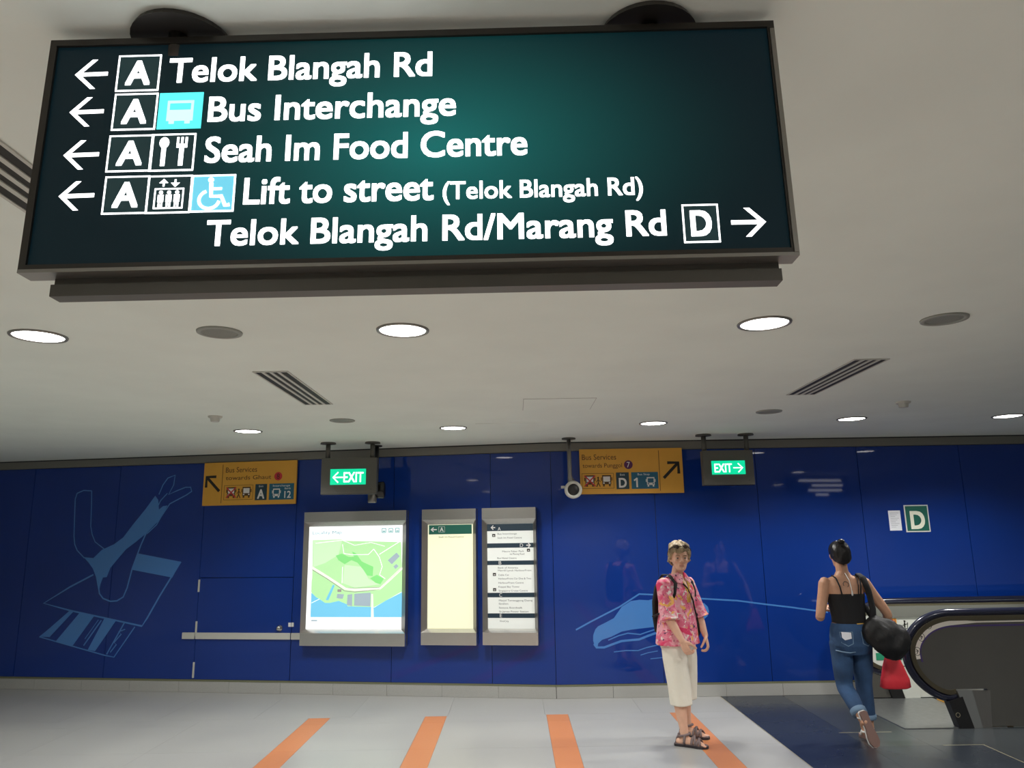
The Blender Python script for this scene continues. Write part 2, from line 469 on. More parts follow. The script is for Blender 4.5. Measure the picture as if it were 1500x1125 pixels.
edL = [0] + [LW.uv(px, 860)[0] for px in (720, 575)] + [LW.uv(430, 850)[0], LW.uv(292, 850)[0], LW.uv(163, 850)[0], LW.uv(35, 850)[0]]
while edL[-1] - 1.1 > aL: edL.append(edL[-1] - 1.1)
edL.append(aL)
HZ = LW.uv(360, 846)[1]
for i, (b, a) in enumerate(zip(edL, edL[1:])):
    rect(LW, a, b, HZ if i == 3 else ZB0, ZB1, -.012, 0, 'blue_panel', 'blue', wallL, .003)
# concealed service door in the left wing
dr = MB(); LW.box(dr, edL[4] + .004, edL[3] - .004, ZB0 + .004, HZ - .004, -.012, .002)
door = struct(dr.build('door_1', 'blue'))
for y0, y1 in ((849, 867), (910, 932), (970, 993)):
    a, b1 = LW.uv(292, y0); _, b0 = LW.uv(290, y1)
    q = MB(); LW.box(q, edL[4] - .006, edL[4] + .014, b0, b1, 0, .012); q.build('hinge', 'offwhite', door)
a, b = LW.uv(410, 920); q = MB(); c = LW.pt(a, b, 0)
q.rings([[LW.pt(a + r * math.cos(t), b + r * math.sin(t), d) for t in [2 * math.pi * k / 20 for k in range(20)]] for r, d in ((.036, .0), (.036, .012), (.026, .018), (.024, .045), (.012, .05))])
q.build('lock', 'steel', door, True)
a, b = LW.uv(427, 915); q = MB(); LW.box(q, a - .035, a - .004, b - .022, b + .022, 0, .01); LW.box(q, a + .002, a + .030, b - .022, b + .022, 0, .01)
q.build('latch_plate', 'white', wallL)
rail = thing('bumper_rail', 'narrow white horizontal rail crossing the concealed blue service door beside the area map', 'rail', LW.pt(edL[4], .8))
a0, bb = LW.uv(268, 931); a1 = LW.uv(446, 931)[0]
for x0, x1 in ((a0, edL[4] - .008), (edL[4] + .008, edL[3] - .006), (edL[3] + .006, a1)):
    q = MB(); LW.box(q, x0, x1, bb - .035, bb + .035, .0, .02); q.build('rail_strip', 'offwhite', rail)

# skirting
def skirt(name, pl, a0, a1, n):
    q = MB(); pl.box(q, a0, a1, 0, .02, -.005, .012); o = struct(q.build(name, 'joint'))
    w_ = (a1 - a0) / n
    for i in range(n): rect(pl, a0 + i * w_, a0 + (i + 1) * w_, 0.0, .118, .0, .02, 'skirting_slab', 'skirting', o, .0015)
    q = MB(); pl.box(q, a0, a1, .118, ZB0, -.006, .008); q.build('skirting_lip', 'lip', o)
skirt('baseboard_back_left', LW, aL, 0, 14)
skirt('baseboard_back', RW, 0, 3.62 - CX + .4, 6)
for nm, pl, a0, a1 in (('trim_1', LW, aL, 0.004), ('trim_2', RW, -.004, XR - CX)):
    q = MB(); pl.box(q, a0, a1, ZB1 + .002, CEIL - .014, -.01, .02); o = struct(q.build(nm, 'band'))
    q = MB(); pl.box(q, a0, a1, CEIL - .014, CEIL, -.01, .012); q.build('shadow_gap', 'joint', o)
# side and rear walls of the concourse (outside the frame)
struct(MB().box(XL - .2, XL, -4, 9.87, 0, CEIL).build('wall_left', 'wallside'))
struct(MB().box(XR, XR + .2, -4, YB, 0, CEIL).build('wall_right', 'wallside'))
struct(MB().box(XL - .2, XR + .2, -4.2, -4, 0, CEIL).build('wall_front', 'wallside'))

#@@ MURAL
def mural(parts, label, pl, conv, loc, cat='mural'):
    t = thing('wall_mural', label, cat, loc)
    for i, (kind, pts, wd) in enumerate(parts):
        P = [pl.uv(*conv(p)) for p in pts]
        q = MB(); d = .0012 + .0002 * i
        if kind == 'fill': pl.poly(q, P, 0.0, d)
        else: pl.ribbon(q, P, wd, 0.0, d, kind == 'loop')
        q.build('printed_shape' if kind == 'fill' else 'printed_line', 'mural', t)
    return t
c3 = lambda p: (p[0] * .3555, 600 + p[1] * .3555)
mural([
 ('line', [(378, 335), (377, 400), (374, 480), (380, 515), (392, 545), (430, 575)], .010),
 ('line', [(378, 335), (345, 333), (318, 345), (310, 370), (308, 430), (305, 520), (308, 555), (318, 580), (348, 612)], .012),
 ('fill', [(345, 608), (385, 612), (420, 578), (470, 555), (508, 527), (545, 478), (600, 410), (640, 355), (652, 372), (655, 412), (672, 398), (690, 395), (672, 430), (650, 462), (605, 508), (560, 545), (520, 575), (480, 622), (455, 652), (440, 690), (424, 692), (414, 720), (407, 752), (401, 720), (396, 690), (383, 655), (365, 630)], 0),
 ('line', [(655, 350), (672, 310), (692, 282), (722, 270), (716, 310), (695, 350), (730, 334), (765, 320), (786, 320), (790, 337), (768, 352), (700, 388), (665, 440), (645, 475), (605, 512)], .012),
 ('line', [(640, 420), (662, 375), (690, 345)], .012),
 ('line', [(402, 690), (410, 758), (425, 778), (455, 790), (482, 788), (508, 772), (524, 735), (545, 655), (580, 560), (604, 505)], .016),
 ('line', [(385, 680), (290, 730), (180, 798), (290, 828), (585, 892), (606, 860), (660, 765), (745, 627)], .018),
 ('fill', [(566, 592), (745, 627), (710, 692), (546, 660)], 0),
 ('fill', [(288, 828), (303, 832), (205, 937), (163, 935), (200, 905)], 0),
 ('fill', [(328, 838), (387, 852), (300, 972), (230, 955)], 0),
 ('line', [(418, 868), (345, 972)], .014), ('line', [(406, 866), (350, 945)], .008),
 ('fill', [(430, 862), (478, 870), (392, 995), (362, 990)], 0),
 ('line', [(512, 880), (440, 1008)], .014),
 ('line', [(163, 936), (300, 975), (430, 1012), (470, 1020), (556, 895)], .012),
 ('line', [(516, 905), (490, 915), (500, 925), (470, 960), (480, 968), (455, 1000)], .012),
], 'pale blue line mural of a limb on a tilted plank, left end of blue wall', LW, c3, LW.pt(-4.6, .3))
c5 = lambda p: (820 + p[0] * .3021, 620 + p[1] * .3021)
mural([
 ('line', [(78, 1002), (150, 962), (290, 890), (385, 828), (475, 832), (600, 845), (700, 851), (860, 860), (1000, 878), (1120, 892), (1300, 917)], .016),
 ('fill', [(300, 890), (345, 862), (385, 856), (430, 858), (480, 845), (600, 858), (660, 868), (700, 872), (718, 890), (724, 912), (716, 935), (700, 950), (676, 958), (664, 948), (690, 940), (698, 920), (680, 905), (640, 930), (560, 960), (480, 985), (420, 992), (350, 1000), (300, 1010), (250, 1035), (205, 1050), (186, 1068), (184, 1082), (170, 1080), (162, 1055), (162, 1028), (172, 1000), (185, 985), (225, 965), (262, 945), (285, 912)], 0),
 ('line', [(166, 1070), (178, 1087), (215, 1087), (260, 1070), (300, 1056), (340, 1052), (385, 1048), (430, 1030), (480, 1012)], .022),
 ('line', [(235, 1052), (285, 1030), (330, 1018), (390, 1024), (430, 1010), (475, 996)], .012),
 ('line', [(262, 1109), (320, 1102), (380, 1102), (420, 1088), (475, 1075)], .010),
 ('line', [(392, 1124), (430, 1112), (475, 1104)], .008),
 ('line', [(440, 1142), (500, 1136)], .008),
], 'pale blue mural of a ray-like form with a long line, behind the woman in pink', RW, c5, RW.pt(.8, .4))

#@@ HANGING SIGN
SP = Plane((at_y(28, 400, 1.362)), at_y(1170, 374, 1.338) - at_y(28, 400, 1.362), (0, .034, 1))
W_, _ = SP.uv(1170, 374); H_ = SP.uv(75, 62)[1]
sign = thing('hanging_direction_sign', 'large backlit dark green hanging direction sign with five lines of white lettering', 'sign', SP.pt(W_ / 2, 0, -.03))
q = MB(); SP.frame(q, 0, W_, 0, H_, .014, -.03, .006); q.build('bezel', 'bronze', sign)
q = MB(); SP.box(q, .06, W_ - .03, -.012, H_ - .01, -.055, -.03); q.build('light_box', M['bronze'], sign)
q = MB(); SP.box(q, .052, W_ - .028, -.042, -.018, -.052, -.018); SP.box(q, .054, W_ - .030, -.018, .0, -.050, -.026)
q.build('bottom_rail', M['railgrey'], sign)
q = MB(); SP.box(q, .001, W_ - .001, -.003, .004, -.034, .008); SP.box(q, W_ - .010, W_ - .001, .004, H_ - .02, .004, .009); q.build('edge_strip', 'dullsteel', sign)
ca, cb = SP.uv(640, 215)
cpt = SP.pt(ca, cb, 0) - ORG[sign.name]
face_m = backlit('teal_sign_face', (.002, .009, .011), (.008, .15, .138), (.001, .0065, .010), 1.0, cpt, (.70, .3, .42))
q = MB(); SP.box(q, .013, W_ - .013, .013, H_ - .013, -.01, 0); q.build('sign_face', face_m, sign)
T = 'signtext'
for txt, xl, yl, xr, cp in (('Telok Blangah Rd', 247, 121, 632, 34), ('Bus Interchange', 305, 178, 667, 35), ('Seah Im Food Centre', 300, 238, 772, 36),
                            ('Lift to street', 357, 299, 634, 37), ('Telok Blangah Rd/Marang Rd', 302, 360, 977, 36)):
    q = MB(); textpx(SP, q, txt, xl, yl, xr, cp, 0, .018); q.build('lettering', T, sign)
q = MB(); textpx(SP, q, '(Telok Blangah Rd)', 649, 292, 942, 25, 0, .016); q.build('lettering', T, sign)
def arrow(pl, mb, tip, tail, halfpx, d, wd):
    a, b = pl.uv(*tip); c, e = pl.uv(*tail); h = abs(pl.uv(tip[0], tip[1] - halfpx)[1] - b)
    D = V((a - c, b - e)); Ln = D.length; D = D / Ln; Nn = V((-D.y, D.x)); tp = V((a, b))
    w2 = wd
    pts = [tp, tp - D * h * 1.0 + Nn * h, tp - D * (h * 1.0 + w2 * 1.25) + Nn * h, tp - D * (w2 * 1.35 + w2 * .1) + Nn * w2 * .5 - D * w2 * .3,
           V((c, e)) + Nn * w2 * .5, V((c, e)) - Nn * w2 * .5, tp - D * (w2 * 1.35 + w2 * .1) - Nn * w2 * .5 - D * w2 * .3,
           tp - D * (h * 1.0 + w2 * 1.25) - Nn * h, tp - D * h * 1.0 - Nn * h]
    return pl.poly(mb, [tuple(p) for p in pts], 0.0, d)
for tip, tail in (((110, 110), (158, 108)), ((102, 165), (152, 163)), ((93, 228), (145, 226)), ((86, 288), (138, 286)), ((1122, 325), (1071, 326))):
    q = MB(); arrow(SP, q, tip, tail, 21, .0008, .0085); q.build('arrow', T, sign)
def sq(x0, y0, x1, y1, pl=SP):
    a0, b1 = pl.uv(x0, y0); a1, b0 = pl.uv(x1, y1); return a0, a1, b0, b1
def iconbox(x0, y0, x1, y1, fill='signdark', t=.0032, frame_m=T):
    a0, a1, b0, b1 = sq(x0, y0, x1, y1)
    q = MB(); SP.box(q, a0, a1, b0, b1, 0, .0006); f = q.build('pictogram_field', fill, sign)
    q = MB(); SP.frame(q, a0, a1, b0, b1, t, 0, .0012); q.build('border', frame_m, f)
    return f, a0, a1, b0, b1
def letterbox(ch, x0, y0, x1, y1):
    f, a0, a1, b0, b1 = iconbox(x0, y0, x1, y1); w_ = a1 - a0; h_ = b1 - b0
    q = MB(); text(SP, q, ch, a0 + w_ * .24, a1 - w_ * .24, b0 + h_ * .19, h_ * .62, .0006, .03); q.build('letter', T, f)
letterbox('A', 175, 82, 232, 133); letterbox('A', 169, 138, 227, 190); letterbox('A', 161, 199, 221, 251); letterbox('A', 155, 259, 215, 313)
letterbox('D', 998, 300, 1056, 355)
# bus pictogram
f, a0, a1, b0, b1 = iconbox(235, 137, 294, 188, 'cyan', .0018, 'cyan'); w_ = a1 - a0; h_ = b1 - b0; am = (a0 + a1) / 2
q = MB(); SP.box(q, am - w_ * .30, am + w_ * .30, b0 + h_ * .22, b0 + h_ * .78, .0006, .0012); SP.box(q, am - w_ * .24, am - w_ * .12, b0 + h_ * .14, b0 + h_ * .22, .0006, .0012); SP.box(q, am + w_ * .12, am + w_ * .24, b0 + h_ * .14, b0 + h_ * .22, .0006, .0012)
q.build('bus_shape', 'cyanlight', f)
q = MB(); SP.box(q, am - w_ * .24, am + w_ * .24, b0 + h_ * .52, b0 + h_ * .70, .0012, .0016); q.build('bus_window', 'cyan', f)
# spoon and fork
f, a0, a1, b0, b1 = iconbox(223, 197, 283, 250); w_ = a1 - a0; h_ = b1 - b0
q = MB(); SP.poly(q, SP.circle((a0 + w_ * .30, b0 + h_ * .76), w_ * .11, 14, 1.25), .0006, .0014); SP.box(q, a0 + w_ * .25, a0 + w_ * .35, b0 + h_ * .14, b0 + h_ * .7, .0006, .0014)
q.build('spoon', T, f)
q = MB(); SP.box(q, a0 + w_ * .65, a0 + w_ * .75, b0 + h_ * .14, b0 + h_ * .7, .0006, .0014)
for dx in (.58, .675, .77): SP.box(q, a0 + w_ * dx, a0 + w_ * (dx + .05), b0 + h_ * .66, b0 + h_ * .9, .0006, .0014)
SP.box(q, a0 + w_ * .58, a0 + w_ * .82, b0 + h_ * .62, b0 + h_ * .72, .0006, .0014); q.build('fork', T, f)
# lift
f, a0, a1, b0, b1 = iconbox(218, 258, 278, 312); w_ = a1 - a0; h_ = b1 - b0
q = MB(); SP.frame(q, a0 + w_ * .17, a0 + w_ * .83, b0 + h_ * .12, b0 + h_ * .66, .0028, .0006, .0014)
for k in range(3):
    cx = a0 + w_ * (.32 + .18 * k)
    SP.poly(q, SP.circle((cx, b0 + h_ * .55), w_ * .045, 10), .0006, .0014); SP.box(q, cx - w_ * .065, cx + w_ * .065, b0 + h_ * .30, b0 + h_ * .49, .0006, .0014)
    SP.box(q, cx - w_ * .05, cx - w_ * .012, b0 + h_ * .16, b0 + h_ * .31, .0006, .0014); SP.box(q, cx + w_ * .012, cx + w_ * .05, b0 + h_ * .16, b0 + h_ * .31, .0006, .0014)
for cx, s_ in ((.36, 1), (.62, -1)):
    c = (a0 + w_ * cx, b0 + h_ * .80)
    SP.poly(q, [(c[0], c[1] + s_ * h_ * .11), (c[0] + w_ * .1, c[1]), (c[0] - w_ * .1, c[1])], .0006, .0014); SP.box(q, c[0] - w_ * .02, c[0] + w_ * .02, c[1] - h_ * .09, c[1] + h_ * .09, .0006, .0014)
q.build('lift_symbol', T, f)
# wheelchair
f, a0, a1, b0, b1 = iconbox(282, 257, 342, 310, 'cyan2', .0034); w_ = a1 - a0; h_ = b1 - b0
g = lambda x, y: (a0 + w_ * x, b0 + h_ * y)
q = MB(); SP.poly(q, SP.circle(g(.44, .86), w_ * .065, 12), .0006, .0014)
SP.ribbon(q, [g(.45, .78), g(.47, .42), g(.70, .42), g(.80, .17), g(.90, .19)], w_ * .085, .0006, .0014)
SP.ribbon(q, [g(.46, .62), g(.70, .62)], w_ * .06, .0006, .0014)
SP.ribbon(q, SP.circle(g(.43, .33), w_ * .23, 16, .95, math.radians(110), math.radians(350)), w_ * .07, .0006, .0014)
q.build('wheelchair_symbol', T, f)
# mounting discs and stems on the ceiling
for px in (262, 948):
    c = at_z(px, 45, CEIL); yy = 1.418
    x_ = c.x if px > 500 else c.x
    q = MB().disc((x_, yy, 0), .104, CEIL - .014, CEIL - .0005, 32, .098); q.build('ceiling_rosette', 'bronze', sign, False)
    q = MB().disc((x_, 1.388, 0), .018, 2.66, CEIL - .012, 16); q.build('stem', 'bronze', sign, True)

#@@ CEILING FITTINGS
def make_light(x, y, label, group=None):
    z = CEIL
    t = thing('recessed_downlight', label, 'ceiling light', (x, y, z), group)
    q = MB(); n = 32; R = lambda r, zz: [(x + r * math.cos(a), y + r * math.sin(a), zz) for a in [2 * math.pi * k / n for k in range(n)]]
    q.rings([R(.135, z), R(.133, z - .007), R(.122, z - .009), R(.117, z - .003), R(.117, z)], cap=False, closed=True); q.build('trim_ring', 'dullsteel', t, True)
    q = MB().disc((x, y, 0), .117, z - .003, z - .0005, 32); q.build('lens', 'lens', t)
    l = bpy.data.lights.new('downlight_beam', 'SPOT'); l.energy = SPOT_W; l.spot_size = math.radians(146); l.spot_blend = .55; l.shadow_soft_size = .10; l.color = (1, .975, .93)
    lo = bpy.data.objects.new('lamp', l); COL.objects.link(lo); lo.parent = t; lo.location = (0, 0, -.03); ORG[lo.name] = V((0, 0, 0))
    return t
proto = make_light(-2.42, 3.71, 'lit round downlight nearest the left edge of the ceiling, left of the near speaker')
for x, y, lab in ((-.555, 3.71, 'lit round downlight in the centre of the near row, under the sign'),
                  (1.29, 3.69, 'lit round downlight in the near row, below the right end of the sign'),
                  (-2.56, 7.2, 'small lit downlight in the far row, left of the left exit sign'),
                  (-.575, 7.2, 'small lit downlight in the far row above the two tall map boards'),
                  (1.342, 7.1, 'small lit downlight in the far row above the right yellow bus sign'),
                  (3.2, 7.02, 'small lit downlight in the far row, right of the right exit sign'),
                  (4.66, 7.0, 'small lit downlight in the far row at the right edge of the picture'),):
    copy_tree(proto, (x, y, CEIL), lab)
for x, y in ((3.15, 3.7), (5.0, 3.7), (-4.3, 3.7), (-5.5, 5.3), (-3.4, .3), (-1.2, -.2), (1.1, -.2), (3.4, .3), (-2, -2.6), (2, -2.6), (5.8, .3)):  # leftmost one is an added fill, off the grid, brightening the left ceiling
    copy_tree(proto, (x, y, CEIL), 'unseen lit round downlight in the concourse ceiling outside the picture', 'downlights outside the picture')
def speaker(x, y, lab):
    t = thing('ceiling_speaker', lab, 'speaker', (x, y, CEIL))
    n = 28; R = lambda r, zz: [(x + r * math.cos(a), y + r * math.sin(a), zz) for a in [2 * math.pi * k / n for k in range(n)]]
    MB().rings([R(.112, CEIL), R(.110, CEIL - .008), R(.090, CEIL - .010), R(.086, CEIL - .004), R(.086, CEIL)], cap=False, closed=True).build('rim', mat('speaker_rim', (.30, .31, .28), .6), t, True)
    MB().disc((x, y, 0), .086, CEIL - .005, CEIL - .001, 24).build('grille', 'grille', t)
speaker(-1.485, 3.69, 'grey round ceiling speaker in the near row, left of the centre downlight')
speaker(2.19, 3.66, 'grey round ceiling speaker in the near row at the far right')
speaker(-1.52, 6.63, 'small grey round ceiling speaker just above the left exit sign')
speaker(2.25, 6.51, 'small grey round ceiling speaker above the right exit sign')
def vent(x0, x1, y0, y1, n, lab):
    t = thing('linear_ceiling_vent', lab, 'air vent', ((x0 + x1) / 2, (y0 + y1) / 2, CEIL))
    MB().box(x0, x1, y0, y1, CEIL - .003, CEIL - .0005).build('slot_backing', 'ink', t)
    q = MB(); z = CEIL
    q.box(x0 - .012, x0, y0 - .012, y1 + .012, z - .006, z - .0004).box(x1, x1 + .012, y0 - .012, y1 + .012, z - .006, z - .0004)
    q.box(x0, x1, y0 - .012, y0, z - .006, z - .0004).box(x0, x1, y1, y1 + .012, z - .006, z - .0004); q.build('frame', 'offwhite', t)
    p = (x1 - x0) / n
    for i in range(n - 1):
        c = x0 + p * (i + 1)
        MB().box(c - p * .20, c + p * .20, y0, y1, z - .007, z - .003).build('slat', 'offwhite', t)
vent(-1.62, -1.42, 4.62, 5.79, 4, 'four-slot linear air vent in the ceiling above the left exit sign')
vent(2.13, 2.33, 4.54, 5.70, 4, 'four-slot linear air vent in the ceiling above the right exit sign')
vent(-1.54, -1.35, 1.25, 2.45, 4, 'four-slot linear air vent partly hidden behind the left edge of the big hanging sign')
def detector(x, y, lab):
    t = thing('smoke_detector', lab, 'smoke detector', (x, y, CEIL))
    MB().disc((x, y, 0), .055, CEIL - .014, CEIL, 20, .06).build('base', 'offwhite', t, False)
    MB().disc((x, y, 0), .034, CEIL - .048, CEIL - .014, 20, .042).build('sensor_head', 'offwhite', t, False)
detector(-2.526, 6.3, 'small white smoke detector on the ceiling above the left yellow bus sign')
detector(3.234, 6.13, 'small white smoke detector on the ceiling between the right vent and far downlights')
q = MB(); x0, x1, y0, y1 = .09, .65, 5.72, 6.24
q.box(x0, x1, y0, y1, CEIL - .003, CEIL)
o = q.build('access_panel', 'ceiling', None, False, ((x0 + x1) / 2, 6, CEIL)); tag(o, 'faint square access panel flush in the ceiling in the middle of the picture', 'access panel')
q = MB(); g = .004
q.box(x0 - g, x0, y0 - g, y1 + g, CEIL - .0022, CEIL).box(x1, x1 + g, y0 - g, y1 + g, CEIL - .0022, CEIL).box(x0, x1, y0 - g, y0, CEIL - .0022, CEIL).box(x0, x1, y1, y1 + g, CEIL - .0022, CEIL)
q.build('panel_joint', 'grout', o)
q = MB(); q.box(-.35, .25, 6.95, 7.35, CEIL - .003, CEIL)
o = q.build('access_panel', 'ceiling', None, False, (-.05, 7.1, CEIL)); tag(o, 'faint access panel in the ceiling between the far central downlights', 'access panel')

#@@ EXIT SIGNS
def exit_sign(plates, hx0, hx1, hy0, hy1, face, right, lab):
    ya = .5 * (at_z(*plates[0], CEIL).y + at_z(*plates[1], CEIL).y) - .05
    pl = Plane((0, ya, 0), (1, 0, 0))
    a0, b1 = pl.uv(hx0, hy0); a1, b0 = pl.uv(hx1, hy1)
    t = thing('exit_sign', lab, 'exit sign', pl.pt((a0 + a1) / 2, b0))
    q = MB(); pl.box(q, a0, a1, b0, b1, -.05, .05); q.build('housing', 'housing', t)
    q = MB(); pl.box(q, a0, a1, b0 - .004, b0, -.052, .052); pl.box(q, a1 - .06, a1 - .05, b0 + .04, b0 + .05, .05, .052); q.build('lower_edge', 'bronze', t)
    for p in plates:
        x = pl.uv(*p)[0]
        MB().tube([(x, ya, b1 - .01), (x, ya, CEIL - .01)], .026, 12).build('hanger_pole', 'housing', t, True)
        MB().disc((x, ya, 0), .085, CEIL - .016, CEIL, 24, .08).build('ceiling_plate', 'housing', t)
    fx0, fx1, fy0, fy1 = face
    c0, d1 = pl.uv(fx0, fy0); c1, d0 = pl.uv(fx1, fy1)
    q = MB(); pl.box(q, c0, c1, d0, d1, .05, .058); f = q.build('lit_face', 'exitface', t)
    w_ = c1 - c0; h_ = d1 - d0
    q = MB()
    if right: text(pl, q, 'EXIT', c0 + w_ * .08, c0 + w_ * .60, d0 + h_ * .16, h_ * .62, .058, .015)
    else: text(pl, q, 'EXIT', c0 + w_ * .38, c0 + w_ * .93, d0 + h_ * .16, h_ * .62, .058, .015)
    q.build('lettering', 'exittext', f)
    q = MB(); s_ = 1 if right else -1; tx = c0 + w_ * (.92 if right else .08); tl = c0 + w_ * (.64 if right else .36); my = d0 + h_ * .47; hh = h_ * .33; wd = h_ * .085
    pl.ribbon(q, [(tl, my), (tx, my)], wd, .058, .0588); pl.ribbon(q, [(tx - s_ * hh, my + hh), (tx, my), (tx - s_ * hh, my - hh)], wd, .058, .0588)
    q.build('arrow', 'exittext', f)
    return t
exit_sign(((481, 650), (546, 648)), 473, 552, 672, 723, (486, 537, 688, 710), False, 'green lit exit sign with left arrow hanging left of the map boards')
exit_sign(((1030, 637), (1092, 637)), 1027, 1104, 661, 710, (1040, 1090, 676, 695), True, 'green lit exit sign with right arrow hanging right of the yellow bus sign')

#@@ BUS SIGNS
def bus_icon(pl, q1, q2, cx, cy, w_, h_, d):
    """q1 body shapes, q2 windows"""
    pl.box(q1, cx - w_ / 2, cx + w_ / 2, cy - h_ * .32, cy + h_ * .5, d, d + .0012)
    for s_ in (-1, 1): pl.box(q1, cx + s_ * w_ * .33 - w_ * .1, cx + s_ * w_ * .33 + w_ * .1, cy - h_ * .5, cy - h_ * .3, d, d + .0012); pl.box(q1, cx + s_ * w_ * .58 - w_ * .05, cx + s_ * w_ * .58 + w_ * .05, cy, cy + h_ * .3, d, d + .0012)
    pl.box(q2, cx - w_ * .38, cx + w_ * .38, cy - h_ * .08, cy + h_ * .38, d + .0012, d + .002)
    for s_ in (-1, 1): pl.box(q2, cx + s_ * w_ * .32 - w_ * .09, cx + s_ * w_ * .32 + w_ * .09, cy - h_ * .25, cy - h_ * .15, d + .0012, d + .002)
def bus_sign(pl, x0, y0, x1, y1, left, lab, dest, num, numcol, letter, stopn):
    a0, b1 = pl.uv(x0, y0); a1, b0 = pl.uv(x1, y1); w_ = a1 - a0; h_ = b1 - b0
    t = thing('bus_services_sign', lab, 'sign', pl.pt((a0 + a1) / 2, b0, .04))
    q = MB(); pl.box(q, a0, a1, b0, b1, .022, .045); q.build('sign_board', 'yellow', t)
    d = .045
    o = .205 if left else 0     # share of width kept for the arrow
    u0 = a0 + w_ * (.215 if left else 0); ww = w_ * (.785 if left else .775)
    X = lambda s_: u0 + ww * s_
    Y = lambda s_: b0 + h_ * s_
    q = MB(); xl = a0 + w_ * (.205 if left else .772); pl.box(q, xl - .003, xl + .003, Y(.05), Y(.95), d, d + .001); q.build('divider', 'brownink', t)
    q = MB(); c = (a0 + w_ * (.105 if left else .885), Y(.50)); s_ = -1 if left else 1; L_ = h_ * .17
    tip = (c[0] + s_ * L_, c[1] + L_)
    pl.ribbon(q, [(c[0] - s_ * L_, c[1] - L_), (tip[0] - s_ * .01, tip[1] - .01)], h_ * .065, d, d + .001)
    pl.ribbon(q, [(tip[0] - s_ * L_ * 1.45, tip[1]), tip, (tip[0], tip[1] - L_ * 1.45)], h_ * .065, d, d + .001); q.build('arrow', 'ink', t)
    q = MB(); text(pl, q, 'Bus Services', X(.03), X(.46), Y(.76), h_ * .12, d, .004); q.build('lettering', 'brownink', t); q = MB(); text(pl, q, 'towards ' + dest, X(.035), X(.66 if left else .53), Y(.585), h_ * .095, d, .002); q.build('lettering', 'brownink', t)
    c = (X(.755 if left else .61), Y(.64)); q = MB(); pl.poly(q, pl.circle(c, h_ * .098), d, d + .001); cm = q.build('line_number_disc', numcol, t)
    q = MB(); text(pl, q, num, c[0] - h_ * .035, c[0] + h_ * .035, c[1] - h_ * .06, h_ * .12, d + .001, .01); q.build('number', 'white' if not left else 'ink', cm)
    # framed pictograms: crossed-out bus, walker, bus
    q = MB(); pl.frame(q, X(.02), X(.42), Y(.12), Y(.46), .004, d, d + .001); fr = q.build('pictogram_border', 'brownink', t)
    for bx_ in (.12, .33):
        q1 = MB(); q2 = MB(); bus_icon(pl, q1, q2, X(bx_), Y(.29), h_ * .20, h_ * .25, d)
        q1.build('bus_shape', 'brownink', fr); q2.build('bus_window', 'white', fr)
    q = MB()
    for s_ in (-1, 1): pl.ribbon(q, [(X(.12) - s_ * h_ * .12, Y(.17)), (X(.12) + s_ * h_ * .12, Y(.41))], h_ * .028, d + .002, d + .0028)
    q.build('red_cross', 'redink', fr)
    q = MB(); wx = X(.225); pl.poly(q, pl.circle((wx, Y(.36)), h_ * .022, 8), d, d + .001); pl.ribbon(q, [(wx, Y(.34)), (wx, Y(.25)), (wx - h_ * .04, Y(.16))], h_ * .025, d, d + .001)
    pl.ribbon(q, [(wx, Y(.25)), (wx + h_ * .04, Y(.16))], h_ * .02, d, d + .001); pl.ribbon(q, [(wx - h_ * .045, Y(.26)), (wx, Y(.33)), (wx + h_ * .045, Y(.27))], h_ * .018, d, d + .001); q.build('walker', 'brownink', fr)
    q = MB(); pl.box(q, X(.45), X(.61), Y(.10), Y(.47), d, d + .001); bx = q.build('exit_letter_box', 'navy', t)
    q = MB(); text(pl, q, letter, X(.485), X(.575), Y(.14), h_ * .20, d + .001, .025); q.build('lettering', 'white', bx); q = MB(); text(pl, q, 'Exit', X(.50), X(.56), Y(.40), h_ * .04, d + .001); q.build('lettering', 'white', bx)
    q = MB(); pl.box(q, X(.64), X(.975), Y(.10), Y(.47), d, d + .001); bx = q.build('bus_stop_box', 'teal', t)
    q = MB(); nx = (.86, .935) if left else (.70, .75)
    text(pl, q, stopn, X(nx[0] - (.01 if left else 0)), X(nx[1]) if left else None, Y(.14), h_ * .15 if left else h_ * .2, d + .001, .015); q.build('lettering', 'white', bx); q = MB()
    text(pl, q, 'Interchange' if left else 'Bus Stop', X(.69) if left else X(.72), X(.92) if left else X(.87), Y(.40), h_ * .045, d + .001)
    if left: text(pl, q, 'Berth', X(.85), X(.93), Y(.335), h_ * .04, d + .001)
    q.build('lettering', 'white', bx)
    if not left: q = MB(); pl.ribbon(q, [(X(.672), Y(.285)), (X(.712), Y(.335))], h_ * .035, d + .001, d + .0018); q.build('digit_flag', 'white', bx)
    q1 = MB(); q2 = MB(); bus_icon(pl, q1, q2, X(.74 if left else .88), Y(.25), h_ * .17, h_ * .21, d + .001); q1.build('bus_shape', 'white', bx); q2.build('bus_window', 'teal', bx)
bus_sign(LW, 303, 679, 435, 738, True, 'yellow bus services sign with arrow pointing up-left, on the wall left of the map', 'Ghaut', '8', 'redink', 'A', '12')
bus_sign(RW, 848, 659, 1001, 722, False, 'yellow bus services sign with purple 7 and arrow pointing up-right', 'Punggol', '7', 'purple', 'D', '1')

